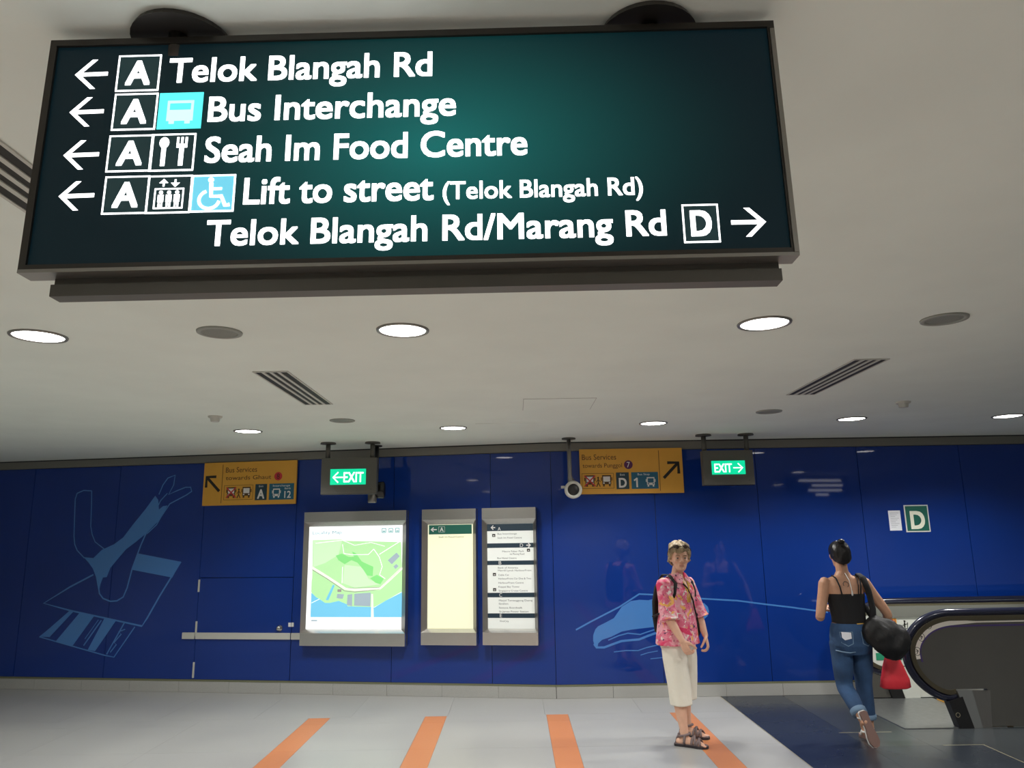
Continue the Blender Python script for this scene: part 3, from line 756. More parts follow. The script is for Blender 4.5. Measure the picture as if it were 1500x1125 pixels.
#@@ CCTV
cc = at_z(833, 645, CEIL); cy = 8.12; pl = Plane((0, cy, 0), (1, 0, 0))
x0 = pl.uv(833, 645)[0]; a, b = pl.uv(839, 718)
t = thing('security_camera', 'white ceiling-hung security camera with round dark lens left of the right yellow sign', 'camera', (x0, cy, CEIL))
MB().disc((x0, cy, 0), .075, CEIL - .014, CEIL, 24).build('ceiling_plate', 'housing', t)
MB().tube([(x0, cy, CEIL - .01), (x0, cy, b + .16), (x0 + .002, cy, b + .13), (a, cy, b + .05)], [.022, .022, .028, .05], 12).build('pole', 'dullsteel', t, True)
q = MB()
C_ = lambda r, y: [(a + r * math.cos(k * math.pi / 12), y, b + r * math.sin(k * math.pi / 12)) for k in range(24)]
q.rings([C_(.02, cy + .2), C_(.06, cy + .19), C_(.085, cy + .05), C_(.095, cy - .08), C_(.090, cy - .10), C_(.062, cy - .10), C_(.060, cy - .075)]); q.build('camera_body', 'offwhite', t, True)
q = MB().rings([C_(.062, cy - .085), C_(.058, cy - .098), C_(.03, cy - .104)]); q.build('lens', 'black', t, True)
q = MB().box(a - .125, a - .085, cy - .04, cy + .0, b + .02, b + .045); q.build('side_lug', 'offwhite', t)
# dark camera hanging behind the left exit sign
pl = Plane((0, 8.5, 0), (1, 0, 0)); a, b = pl.uv(556, 722)
t = thing('security_camera', 'dark camera housing hanging behind the left exit sign above the area map', 'camera', (a - .04, 8.5, CEIL))
MB().disc((a - .04, 8.5, 0), .06, CEIL - .014, CEIL, 20).build('ceiling_plate', 'black', t)
MB().tube([(a - .04, 8.5, CEIL - .01), (a - .04, 8.5, b + .04)], .025, 12).build('pole', 'black', t, True)
C_ = lambda r, x: [(x, 8.5 - .02 + r * math.cos(k * math.pi / 10), b + .03 + r * 1.6 * math.sin(k * math.pi / 10)) for k in range(20)]
MB().rings([C_(.02, a - .06), C_(.055, a - .05), C_(.06, a + .05), C_(.045, a + .065)]).build('camera_body', mat('gloss_black', (.01, .01, .012), .15), t, True)
C_ = lambda r, z: [(a - .075 + r * math.cos(k * math.pi / 10), 8.47 + r * math.sin(k * math.pi / 10), z) for k in range(20)]
MB().rings([C_(.045, b - .11), C_(.05, b - .10), C_(.05, b + .02), C_(.02, b + .03)]).build('lens_dome', 'dullsteel', t, True)

#@@ BOARDS
def board_frame(pl, outer, inner, lab, cat='display board'):
    """outer: px (x0,y0,x1,y1); inner likewise. top and bottom hoods slope out from a recessed face"""
    a0, b1 = pl.uv(outer[0], outer[1]); a1, b0 = pl.uv(outer[2], outer[3])
    c0, d1 = pl.uv(inner[0], inner[1]); c1, d0 = pl.uv(inner[2], inner[3])
    D = .11
    # pixel outlines were read on the wall; the frame stands D proud, so shrink it about the eye
    t = thing('display_board', lab, cat, pl.pt((a0 + a1) / 2, b0, 0))
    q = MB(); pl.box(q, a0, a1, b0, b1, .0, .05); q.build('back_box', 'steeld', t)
    hb = (d0 - b0) * .78; ht = (b1 - d1) * .68
    g = .002
    q = MB(); pl.box(q, a0, a1, b1 - ht, b1, .05 + g, D); q.build('top_hood', 'steel', t)
    q = MB(); pl.box(q, a0, a1, b0, b0 + hb, .05 + g, D); q.build('bottom_hood', 'steel', t)
    # sloping reveals
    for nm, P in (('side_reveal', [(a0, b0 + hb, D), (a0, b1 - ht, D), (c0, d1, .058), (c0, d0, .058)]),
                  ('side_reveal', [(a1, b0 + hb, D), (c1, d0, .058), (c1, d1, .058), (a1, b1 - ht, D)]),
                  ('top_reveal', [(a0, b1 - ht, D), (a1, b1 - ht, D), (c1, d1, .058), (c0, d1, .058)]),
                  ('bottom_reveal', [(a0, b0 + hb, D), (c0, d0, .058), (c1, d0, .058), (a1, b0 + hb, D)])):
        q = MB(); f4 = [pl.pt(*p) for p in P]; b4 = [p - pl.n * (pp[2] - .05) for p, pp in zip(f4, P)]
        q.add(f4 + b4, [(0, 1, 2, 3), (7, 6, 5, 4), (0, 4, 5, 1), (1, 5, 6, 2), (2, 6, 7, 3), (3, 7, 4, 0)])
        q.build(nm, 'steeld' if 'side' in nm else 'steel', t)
    return t, c0, c1, d0, d1
# 1 backlit map
t, c0, c1, d0, d1 = board_frame(LW, (452, 751, 597, 945), (456.5, 772, 590, 921), 'wide steel-framed backlit area map, leftmost of the three wall boards', 'map')
q = MB(); LW.box(q, c0, c1, d0, d1, .045, .060); mp_ = q.build('lit_map_sheet', 'mapwhite', t)
w_ = c1 - c0; h_ = d1 - d0
# map drawing: coordinates read in the 920x1125 crop, converted to sheet fractions
def mc(x, y): return (c0 + w_ * ((x - (82 - (y - 170) * .033)) / 690.0), d0 + h_ * (1 - (y - 165) / 760.0))
def mfill(name, pts, m, k):
    q = MB(); LW.poly(q, [mc(*p) for p in pts], .060, .060 + .0004 * k); q.build(name, m, t)
mfill('map_land', [(108, 265), (760, 290), (765, 650), (560, 765), (540, 765), (100, 765)], 'mapgreen', 1)
mfill('map_land', [(112, 265), (330, 262), (300, 380), (200, 440), (110, 470)], 'mapgreen3', 2)
mfill('map_land', [(345, 455), (470, 470), (520, 560), (600, 600), (420, 625), (330, 590)], 'mapgreen3', 2)
mfill('map_water', [(98, 660), (150, 700), (200, 735), (235, 735), (300, 720), (360, 745), (365, 760), (540, 765), (560, 768), (640, 720), (765, 655), (766, 838), (92, 838)], 'mapblue', 3)
mfill('map_water', [(258, 600), (272, 606), (225, 715), (205, 712)], 'mapblue', 4)
mfill('map_land', [(100, 560), (250, 610), (195, 728), (130, 690), (98, 655)], 'mapgreen', 3)
mfill('map_park', [(280, 385), (325, 370), (375, 395), (415, 395), (400, 355), (430, 370), (470, 430), (520, 455), (555, 470), (550, 540), (510, 535), (480, 490), (440, 440), (395, 420), (345, 450), (300, 420)], 'mapgreen2', 4)
mfill('map_park', [(530, 555), (580, 530), (630, 560), (605, 600), (570, 590)], 'mapgreen2', 4)
mfill('map_building', [(660, 425), (725, 368), (748, 395), (690, 455)], 'mapgrey', 4)
mfill('map_building', [(700, 470), (722, 452), (738, 468), (715, 490)], 'mapgrey', 4)
mfill('map_building', [(415, 668), (535, 660), (530, 760), (412, 755)], 'mapgrey', 5)
mfill('map_building', [(365, 675), (400, 670), (398, 760), (360, 750)], 'mapgrey', 5)
mfill('map_building', [(292, 635), (320, 635), (320, 655), (292, 655)], 'mapline', 5)
mfill('map_building', [(290, 668), (340, 672), (330, 705), (285, 700)], 'mapgrey', 5)
mfill('map_pier', [(538, 670), (550, 670), (554, 840), (534, 840)], 'mapyel', 5)
for pts, wd, m in (([(100, 470), (220, 545), (350, 632), (420, 640), (600, 632), (680, 560), (765, 480)], .026, 'mapyel'),
                   ([(104, 488), (220, 560), (345, 648), (420, 655), (520, 645), (600, 636)], .007, 'mapline'),
                   ([(360, 626), (600, 622), (700, 540), (762, 478)], .005, 'mapline'),
                   ([(330, 300), (340, 370), (400, 380), (520, 380), (560, 340)], .006, 'mapwhite'), ([(560, 340), (600, 400), (620, 470), (600, 530), (640, 560)], .006, 'mapwhite'),
                   ([(100, 735), (160, 705)], .006, 'mapwhite'), ([(330, 470), (325, 590)], .006, 'mapwhite'), ([(600, 380), (760, 280)], .006, 'mapwhite'), ([(130, 290), (330, 270), (420, 310), (540, 290), (640, 320)], .005, 'mapwhite')):
    q = MB(); LW.ribbon(q, [mc(*p) for p in pts], wd, .060, .0626); q.build('map_road', m, t)
q = MB(); a0, b0 = mc(105, 222); text(LW, q, 'Locality Map', a0, a0 + w_ * .32, b0, .036, .0605, .004); q.build('map_title', lit('map_title_ink', (.22, .50, .58), .6), t)
q = MB(); a0, b0 = mc(97, 868); LW.box(q, a0, a0 + .075, b0, b0 + .014, .0605, .061); q.build('map_scale_note', 'mapgrey', t)
for x in (620, 670, 718):
    a0, b0 = mc(x, 220); q = MB(); LW.frame(q, a0, a0 + .052, b0, b0 + .052, .008, .0605, .061); LW.box(q, a0 + .012, a0 + .040, b0 + .012, b0 + .024, .0605, .061); q.build('map_pictogram', lit('map_icon_ink', (.15, .50, .50), .6), t)
# 2 near-blank cream board
t, c0, c1, d0, d1 = board_frame(LW, (622, 747, 701, 943.5), (629, 769, 695, 920), 'tall steel board with a nearly blank cream sheet, middle of the three wall boards')
w_ = c1 - c0; h_ = d1 - d0
q = MB(); LW.box(q, c0, c1, d0, d1, .045, .060); sh = q.build('cream_sheet', 'creamlit', t)
q = MB(); LW.box(q, c0 + .012, c1 - .012, d1 - h_ * .095, d1 - .004, .060, .0615); hd = q.build('header_band', 'greensign', t)
yh = d1 - h_ * .075
q = MB(); LW.ribbon(q, [(c0 + w_ * .08, yh + .03), (c0 + w_ * .2, yh + .03)], .012, .0615, .0625); LW.ribbon(q, [(c0 + w_ * .13, yh + .052), (c0 + w_ * .07, yh + .03), (c0 + w_ * .13, yh + .008)], .012, .0615, .0625); q.build('arrow', 'white', hd)
q = MB(); LW.frame(q, c0 + w_ * .24, c0 + w_ * .38, yh, yh + .062, .003, .0615, .0622); text(LW, q, 'A', c0 + w_ * .27, c0 + w_ * .35, yh + .010, .042, .0615, .02); q.build('lettering', 'white', hd)
q = MB(); text(LW, q, 'Seah Im Food Centre', c0 + w_ * .24, c0 + w_ * .80, d1 - h_ * .13, .018, .060); q.build('small_lettering', 'greyink', t)
# 3 directory
t, c0, c1, d0, d1 = board_frame(LW, (708.5, 745, 790.5, 943.5), (715, 768, 785, 920), 'tall steel directory board with dark bands and lists, rightmost of the three wall boards', 'directory')
w_ = c1 - c0; h_ = d1 - d0
q = MB(); LW.box(q, c0, c1, d0, d1, .045, .060); q.build('white_sheet', 'whitelit', t)
F = lambda y: d1 - h_ * (y - 142) / (915 - 142)
FX = lambda x: c0 + w_ * (x - 537) / (890 - 537)
for i, (y0, y1, parts) in enumerate(((142, 195, [('A', 620, 642)]), (288, 322, [('D', 788, 812)]), (418, 450, [('B', 624, 644)]), (655, 688, [('C', 626, 646)]), (805, 838, [('E', 628, 644)]))):
    q = MB(); LW.box(q, c0, c1, F(y1), F(y0), .060, .0612); bnd = q.build('band', 'darkprint', t)
    q = MB()
    for ch, xa, xb in parts: text(LW, q, ch, FX(xa), FX(xb), F(y1) + h_ * .006, h_ * .032, .0612, .01)
    if i < 2:
        s_ = -1 if i == 0 else 1; tx = FX(568 if i == 0 else 868); my = (F(y0) + F(y1)) / 2; l_ = w_ * .09
        LW.ribbon(q, [(tx, my), (tx - s_ * l_, my)], .011, .0612, .0622); LW.ribbon(q, [(tx - s_ * .025, my + .022), (tx, my), (tx - s_ * .025, my - .022)], .011, .0612, .0622)
    q.build('lettering', 'white', bnd)
for txt, x0_, x1_, y in (('Bus Interchange', 617, 765, 220), ('Seah Im Food Centre', 617, 802, 250), ('Mount Faber Park', 652, 818, 352), ('via Marang Road', 708, 820, 372), ('Bus Hotel Centre', 614, 760, 402),
                         ('Bank of America', 618, 770, 474), ('Merrill Lynch HarbourFront', 618, 872, 494), ('Cable Car', 620, 702, 527), ('HarbourFront Ctr One & Two', 620, 868, 554), ('HarbourFront Centre', 620, 810, 585),
                         ('Keppel Bay Tower', 620, 780, 614), ('Singapore Cruise Centre', 622, 840, 643), ('Masjid Temenggong Daeng', 622, 874, 714), ('Ibrahim', 622, 692, 738), ('Sentosa Boardwalk', 622, 798, 767),
                         ('St James Power Station', 624, 844, 795), ('VivoCity', 626, 694, 864)):
    q = MB(); text(LW, q, txt, FX(x0_), FX(x1_), F(y + 3), h_ * .016, .060, .0); q.build('list_line', 'greyink', t)
for x, y in ((588, 228), (852, 342), (590, 520), (590, 632)):
    q = MB(); LW.box(q, FX(x - 12), FX(x + 12), F(y + 11), F(y - 11), .060, .0612); ic = q.build('pictogram', 'ink', t)
    q = MB(); LW.box(q, FX(x - 6), FX(x + 6), F(y + 5), F(y - 1), .0612, .0618); q.build('pictogram_detail', 'white', ic)

#@@ WALL D SIGN, NOTICE
a0, a1, b0, b1 = sq(1323, 740, 1363, 779, RW)
t = thing('exit_letter_plate', 'square green plate with a large white letter D on the blue wall', 'sign', RW.pt((a0 + a1) / 2, b0))
q = MB(); RW.box(q, a0, a1, b0, b1, 0, .008); q.build('plate', 'white', t)
q = MB(); RW.box(q, a0 + .012, a1 - .012, b0 + .012, b1 - .012, .008, .0095); q.build('green_field', 'greensign', t)
q = MB(); w_ = a1 - a0; text(RW, q, 'D', a0 + w_ * .24, a1 - w_ * .22, b0 + w_ * .15, w_ * .68, .0095, .03); q.build('letter', mat('cream_letter', (.90, .91, .76), .5), t)
a0, a1, b0, b1 = sq(1300.5, 748, 1321.5, 777, RW)
t = thing('paper_notice', 'small white paper notice taped on blue wall left of the D plate', 'notice', RW.pt((a0 + a1) / 2, b0))
q = MB(); RW.box(q, a0, a1, b0, b1, 0, .002); q.build('sheet', 'paper', t)
q = MB()
for i in range(9): RW.box(q, a0 + .02, a1 - .02 - .02 * (i % 3), b1 - .03 - i * .019, b1 - .026 - i * .019, .002, .0024)
q.build('print_lines', mat('faint_print', (.42, .43, .5), .7), t)

#@@ ESCALATOR
NP = Plane((0, 6.97, 0), (1, 0, 0)); FP = Plane((0, 8.18, 0), (1, 0, 0))
XE = 7.5
c1f = lambda p: NP.uv(1240 + p[0] * .17333, 860 + p[1] * .17333)
c2f = lambda p: NP.uv(1240 + p[0] * .17333, 960 + p[1] * .17333)
esc = thing('escalator', 'escalator with dark bronze side panels and black handrails at the right edge', 'escalator', (4.6, 7.5, 0))
outer = [c1f(p) for p in ((1500, 190), (900, 192), (800, 205), (700, 237), (620, 287), (560, 352), (515, 430), (497, 520), (508, 620), (545, 715), (605, 805), (690, 885), (790, 945), (890, 972), (960, 955))]
zt = outer[1][1]
outer = [(XE, zt)] + outer[1:]
def inset(path, d):
    out = []
    n = len(path)
    for i in range(n):
        a = V(path[max(0, i - 1)]); c = V(path[min(n - 1, i + 1)]); t_ = (c - a).normalized(); nn = V((-t_.y, t_.x))
        out.append(tuple(V(path[i]) + nn * d))
    return out
def smooth(path, k=3):
    for _ in range(k - 1):
        o = [path[0]]
        for a, b in zip(path, path[1:]): o += [(a[0] * .75 + b[0] * .25, a[1] * .75 + b[1] * .25), (a[0] * .25 + b[0] * .75, a[1] * .25 + b[1] * .75)]
        path = o + [path[-1]]
    return path
outer = smooth(outer)
def balustrade(pl, dx, near):
    sh = lambda P: [(a + dx, b) if a < XE - .01 else (a, b) for a, b in P]
    ctr = sh(inset(outer, .028))
    d_in, d_out = (-.10, 0.0)
    q = MB(); q.tube([pl.pt(a, b, -.05) for a, b in ctr], .028, 14, 1.35, pl.n.cross(V((0, 0, 1))) if 0 else None)
    root = esc
    hr = q.build('handrail', 'rubber', root, True)
    # track under the rail
    q = MB(); pl.ribbon(q, sh(inset(outer, .072)), .038, -.085, -.012); q.build('handrail_track', 'brownband', root)
    # side panel
    inner = sh(inset(outer, .088))
    inner = [p for p in inner if p[0] <= XE]
    q = MB()
    bot = c2f((1210, 345)); x_sk = bot[0] + dx
    body = [p for p in inner]
    last = body[-1]
    body = body + [(x_sk, last[1]), (x_sk, .012), (XE, .012)]
    if near:
        pl.poly(q, body, -.075, -.02); q.build('side_panel', 'escpanel', root)
    else:
        pl.poly(q, body, -.075, -.02); q.build('side_panel', 'escwhite', root)
    # strip light / cream sticker band and violet band, a painted-in reflection, following the curve
    top = [p for p in inset(outer, .105)]
    cut = [p for p in top if p[1] > c1f((600, 620))[1]]
    if near:
        q = MB(); pl.ribbon(q, sh(cut)[:], [.012 if p[0] > c1f((960, 250))[0] else .05 for p in cut], -.02, -.014); bd = q.build('sticker_band', 'cream', root)
        for p in ((700, 320), (640, 425), (606, 545)):
            c = c1f(p); q = MB(); a_ = c
            pl.ribbon(q, pl.circle(c, .028, 14, 1.25), .004, -.014, -.0125, True); pl.ribbon(q, [(c[0] - .008, c[1] + .02), (c[0] + .006, c[1]), (c[0] - .008, c[1] - .02)], .006, -.014, -.0125); pl.ribbon(q, [(c[0] - .012, c[1]), (c[0] + .012, c[1] + .006)], .005, -.014, -.0125)
            q.build('safety_pictogram', 'ink', bd)
        vi = [p for p in inset(outer, .137) if p[1] > c1f((600, 640))[1]]
        q = MB(); pl.ribbon(q, sh(vi), .014, -.02, -.015); q.build('violet_reflection', 'violet', root)
    # inlet boot and skirt pieces
    s2 = lambda P: [(a + dx, b) for a, b in [c2f(p) for p in P]]
    q = MB(); pl.poly(q, s2([(870, 392), (985, 350), (1085, 612), (1085, 640), (968, 640), (955, 600)]), -.095, -.005); q.build('handrail_inlet', 'black', root)
    q = MB(); pl.poly(q, s2([(940, 300), (1070, 300), (1168, 640), (1090, 640)]), -.09, -.012); q.build('newel_skirt', 'escpanel2' if near else 'escwhite', root)
    q = MB(); pl.poly(q, s2([(1070, 300), (1225, 300), (1245, 640), (1168, 640)]), -.09, -.016); q.build('newel_skirt', 'steeld' if near else 'escwhite', root)
    return
balustrade(NP, 0, True)
balustrade(FP, .02, False)
# inlet emblem ring
c = c2f((945, 505)); q = MB(); NP.ribbon(q, NP.circle(c, .018, 14), .004, -.005, -.003, True); q.build('inlet_ring', 'brass', esc)
# far decking against wall, lit panel stickers
q = MB().box(3.62, XE, 8.26, 8.45, .80, .90); q.build('outer_decking', 'steel', esc)
q = MB().box(3.62, XE, 8.215, 8.455, .01, .80); q.build('outer_cladding', 'escpanel', esc)
q = MB(); q.box(3.62, XE, 8.14, 8.16, .862, .872); 
zt2 = FP.uv(1400, 903)[1]; zt3 = FP.uv(1400, 886)[1]
q = MB(); FP.box(q, 3.70, XE, zt2, zt3 - .004, -.02, -.004); q.build('inner_decking', 'dullsteel', esc)
q = MB().box(3.75, XE, 7.075, 7.085, .83, .85); q.build('strip_lamp', 'strip', esc)
for nm, (x0, y0, x1, y1), m in (('warning_label', (1305, 906, 1315, 914), 'yellow'), ('green_label', (1319.5, 925, 1330, 935), 'green'), ('white_label', (1319.5, 935, 1329, 957), 'paper'), ('green_label', (1284, 957, 1323, 967), 'green')):
    a0, a1, b0, b1 = sq(x0, y0, x1, y1, FP); q = MB(); FP.box(q, a0, a1, b0, b1, -.02, -.017); q.build(nm, m, esc)
a0, a1, b0, b1 = sq(1307, 907, 1313, 913, FP); q = MB(); text(FP, q, 'N', a0, a1, b0, b1 - b0, -.017, .02); q.build('label_letter', 'redink', esc)
q = MB(); g = lambda x, y: FP.uv(1240 + x * .17333, 860 + y * .17333)
FP.poly(q, FP.circle(g(497, 290), .010, 10), -.02, -.017); FP.ribbon(q, [g(497, 300), g(500, 345)], .012, -.02, -.017); FP.ribbon(q, [g(482, 325), g(520, 312)], .006, -.02, -.017)
FP.ribbon(q, [g(455, 325), g(462, 352), g(524, 352), g(524, 300)], .006, -.02, -.017); q.build('rider_pictogram', 'ink', esc)
# steps, comb and landing plate
q = MB().box(4.35, XE, 7.09, 8.08, .002, .012)
for i in range(24): q.box(4.35, XE, 7.1 + i * .04, 7.115 + i * .04, .012, .018)
q.build('step_treads', 'dullsteel', esc)
q = MB().box(4.25, 4.35, 7.07, 8.10, .002, .02); q.build('comb_plate', 'yellow', esc)
q = MB().box(3.36, 4.25, 6.99, 8.20, .0, .006); lp = q.build('landing_plate', mat('landing_steel', (.30, .31, .31), .3, .7, var=.1, vscale=20), esc)
l = bpy.data.lights.new('balustrade_strip', 'AREA'); l.shape = 'RECTANGLE'; l.size = 2.2; l.size_y = .03; l.energy = 2.2; l.color = (.92, 1, .88)
lo = bpy.data.objects.new('strip_lamp_light', l); COL.objects.link(lo); lo.parent = esc; lo.location = V((4.9, 7.1, .82)) - V((4.6, 7.5, 0)); lo.rotation_euler = (math.radians(80), 0, 0)
lo.rotation_euler = V((0, 1, -.25)).to_track_quat('-Z', 'Z').to_euler()

# second lit sign hanging outside the frame; the blue enamel mirrors it above the walking woman
PS = Plane((6.25, 2.75, 2.30), (-1, .18, 0))
t = thing('hanging_direction_sign', 'second lit hanging sign outside the picture, mirrored in the blue wall above the walking woman', 'sign', PS.pt(.6, 0, 0))
q = MB(); PS.box(q, 0, 1.25, 0, .40, -.08, 0); q.build('light_box', 'bronze', t)
for b0_, a0_, a1_ in ((.31, .12, .98), (.22, .10, .72), (.13, .12, .80), (.05, .40, .66)):
    q = MB(); PS.box(q, a0_, a1_, b0_, b0_ + .045, 0, .003); q.build('lit_line', 'signtext', t)
for a_ in (.25, 1.0):
    c = PS.pt(a_, .4, -.04); MB().tube([(c.x, c.y, 2.69), (c.x, c.y, CEIL)], .02, 10).build('stem', 'bronze', t, True)

#@@ PEOPLE
def remeshed(mb, name, material, parent, vox=.006, it=3, fac=.5):
    me = bpy.data.meshes.new('tmp'); me.from_pydata([tuple(p) for p in mb.v], [], mb.f); me.validate()
    bm = bmesh.new(); bm.from_mesh(me)
    bmesh.ops.triangulate(bm, faces=[f for f in bm.faces if len(f.verts) > 4]); bmesh.ops.recalc_face_normals(bm, faces=bm.faces); bm.to_mesh(me); bm.free()
    o = bpy.data.objects.new('tmp', me); COL.objects.link(o)
    r = o.modifiers.new('r', 'REMESH'); r.mode = 'VOXEL'; r.voxel_size = vox
    s_ = o.modifiers.new('s', 'SMOOTH'); s_.factor = fac; s_.iterations = it
    dg = bpy.context.evaluated_depsgraph_get(); m2 = bpy.data.meshes.new_from_object(o.evaluated_get(dg)); bpy.data.objects.remove(o)
    m2.name = name; m2.materials.clear(); m2.materials.append(M[material])
    m2.polygons.foreach_set('use_smooth', [True] * len(m2.polygons))
    o = bpy.data.objects.new(name, m2); COL.objects.link(o); o.parent = parent; ORG[o.name] = V((0, 0, 0))
    return o
class Body:
    def __init__(s, root): s.r = root
    def sect(s, mb, secs, yawf, n=28, wob=None):
        """stack of elliptical sections: (x, y, z, half width, half depth, yaw in degrees)"""
        rings = []
        for i, (x, y, z, a, b, yw) in enumerate(secs):
            yw = math.radians(yw); c, sn = math.cos(yw), math.sin(yw); ring = []
            for k in range(n):
                t = 2 * math.pi * k / n; e = .85
                u = a * math.copysign(abs(math.cos(t)) ** e, math.cos(t)); f = b * math.copysign(abs(math.sin(t)) ** e, math.sin(t))
                if wob: g = 1 + wob(t, z); u *= g; f *= g
                ring.append((x + u * c - f * sn, y + u * sn + f * c, z))
            rings.append(ring)
        return mb.rings(rings)
def F_(yaw): yaw = math.radians(yaw); return V((math.sin(yaw), -math.cos(yaw), 0))
def L_(yaw): yaw = math.radians(yaw); return V((math.cos(yaw), math.sin(yaw), 0))
def hand(mb, w_, d, palm_n, side, k=1.0, curl=.9, mirror=1):
    """w_ wrist, d direction of hand, palm_n the way the palm faces, side towards the thumb"""
    d = V(d).normalized(); pn = V(palm_n); pn = (pn - d * pn.dot(d)).normalized(); sd = V(side); sd = (sd - d * sd.dot(d) - pn * sd.dot(pn)).normalized()
    w_ = V(w_)
    for j in range(4):
        off = sd * (.027 - .018 * j) * k
        mb.limb([w_ + off * .5, w_ + d * .045 * k + off * .85, w_ + d * .088 * k + off], [.014 * k, .0135 * k, .011 * k], 8)
        ln = (.072, .080, .074, .058)[j] * k; base = w_ + d * .088 * k + off; pts = [base]; ang = 0; p = base
        for q_, fr in enumerate((.45, .31, .24)):
            ang += curl * (.55, .75, .5)[q_]
            p = p + (d * math.cos(ang) + pn * math.sin(ang)) * ln * fr; pts.append(p)
        mb.limb(pts, [.0098 * k, .0090 * k, .0082 * k, .0072 * k], 8)
    b = w_ + d * .022 * k + sd * .024 * k
    mb.limb([b, b + (d * .6 + sd * .7 + pn * .3) * .034 * k, b + (d * 1.15 + sd * .72 + pn * .75) * .045 * k, b + (d * 1.5 + sd * .6 + pn * 1.1) * .05 * k], [.015 * k, .0125 * k, .0105 * k, .009 * k], 8)
def head_local(yaw, base, k=1.0, pitch=0):
    """returns function mapping (left, forward, up) head coordinates to person space"""
    f, l = F_(yaw), L_(yaw); cp_, sp_ = math.cos(pitch), math.sin(pitch)
    return lambda a, b, c: V(base) + l * a * k + f * (b * cp_ + c * sp_) * k + V((0, 0, 1)) * (c * cp_ - b * sp_) * k
HS = [(0.000, .020, .072, .030), (0.008, .031, .084, .020), (0.022, .041, .089, -.002), (0.040, .050, .089, -.045), (0.060, .0585, .089, -.068), (0.085, .066, .088, -.084), (0.105, .0695, .086, -.092),
      (0.125, .072, .090, -.096), (0.150, .0725, .088, -.098), (0.172, .067, .079, -.093), (0.190, .056, .062, -.080), (0.204, .038, .040, -.058), (0.211, .016, .012, -.028)]
def skull(mb, H, grow=0, n=24):
    rings = []
    for z, a, f, b in HS:
        c = (f + b) / 2; r = (f - b) / 2; ring = []
        for k in range(n):
            t = 2 * math.pi * k / n; ring.append(H((a + grow) * math.cos(t), c + (r + grow) * math.sin(t), z))
        rings.append(ring)
    return mb.rings(rings)
def face(mb, H):
    # nose, brow ridge, cheeks, ears
    mb.limb([H(0, .086, .118), H(0, .098, .098), H(0, .108, .078)], [.008, .010, .0125], 8)
    for s_ in (-1, 1):
        mb.limb([H(s_ * .010, .094, .074), H(s_ * .012, .098, .074)], [.008, .008], 8)
        mb.limb([H(s_ * .016, .085, .121), H(s_ * .042, .078, .122)], [.007, .007], 8)
        mb.limb([H(s_ * .036, .070, .082), H(s_ * .044, .060, .078)], [.017, .015], 8)
        mb.limb([H(s_ * .069, -.002, .120), H(s_ * .077, -.008, .105), H(s_ * .072, .002, .080)], [.010, .012, .008], 8)
    mb.limb([H(-.016, .087, .046), H(.016, .087, .046)], [.009, .009], 8)
    mb.limb([H(-.006, .084, .016), H(.006, .084, .016)], [.012, .012], 8)
def facial_parts(H, body):
    for s_ in (-1, 1):
        q = MB(); q.ellipsoid(H(s_ * .031, .081, .104), (.0125, .0118, .0055)); e = q.build_local('eye', 'eyew', body)
        q = MB(); q.ellipsoid(H(s_ * .031, .088, .104), (.0062, .0055, .0050)); q.build_local('iris', 'eyed', e) if False else q.build_local('iris', 'eyed', body)
        q = MB(); q.limb([H(s_ * .016, .094, .1235), H(s_ * .032, .092, .127), H(s_ * .046, .083, .122)], [.003, .0035, .0025], 6); q.build_local('eyebrow', 'brow', body)
    q = MB(); q.limb([H(-.019, .093, .0475), H(-.006, .0985, .050), H(.006, .0985, .050), H(.019, .093, .0475)], [.002, .0032, .0032, .002], 8)
    q.limb([H(-.017, .093, .043), H(0, .0985, .0405), H(.017, .093, .043)], [.002, .0036, .002], 8); q.build_local('lips', 'lips', body)
def build_local(s, name, m, parent, smooth_=True):
    me = bpy.data.meshes.new(name); me.from_pydata([tuple(p) for p in s.v], [], s.f); me.validate()
    bm = bmesh.new(); bm.from_mesh(me); bmesh.ops.recalc_face_normals(bm, faces=bm.faces); bm.to_mesh(me); bm.free()
    me.materials.append(M[m]); me.polygons.foreach_set('use_smooth', [smooth_] * len(me.polygons))
    o = bpy.data.objects.new(name, me); COL.objects.link(o); o.parent = parent; ORG[o.name] = V((0, 0, 0)); return o
MB.build_local = build_local
def haircap(H, line, thick, rough, seed, n=64, m=22):
    """closed shell of hair; line(t) gives the lower height for azimuth t (0 = front)"""
    c = (0, -.004, .105); rings_o = []; rings_i = []
    def rad(t, el):
        a, f, z = .0735, .094, .108
        d = V((math.sin(t) * math.cos(el), math.cos(t) * math.cos(el), math.sin(el)))
        e_ = 2.5; return (abs(d.x / a) ** e_ + abs(d.y / f) ** e_ + abs(d.z / z) ** e_) ** (-1 / e_), d
    for i in range(m + 1):
        ro = []; ri = []
        for k in range(n):
            t = 2 * math.pi * k / n; lo_ = line(t); el0 = math.atan2(lo_ - c[2], .085); el = el0 + (math.pi / 2 * .985 - el0) * i / m
            r, d = rad(t, el); th = thick(t, el)
            nz = noise.noise(V((math.sin(t) * 5, math.cos(t) * 5, el * 2.2 + seed))) * rough + noise.noise(V((math.sin(t) * 22, math.cos(t) * 22, el * 3 + seed))) * rough * .5
            edge = min(1, i / 2.0 * .6 + .4)
            R_ = r + (th + nz) * edge; P = d * R_; ro.append(H(c[0] + P.x, c[1] + P.y, c[2] + P.z)); P = d * (r - .012); ri.append(H(c[0] + P.x, c[1] + P.y, c[2] + P.z))
        rings_o.append(ro); rings_i.append(ri)
    mb = MB(); mb.rings(list(reversed(rings_i)) + rings_o, cap=True); return mb

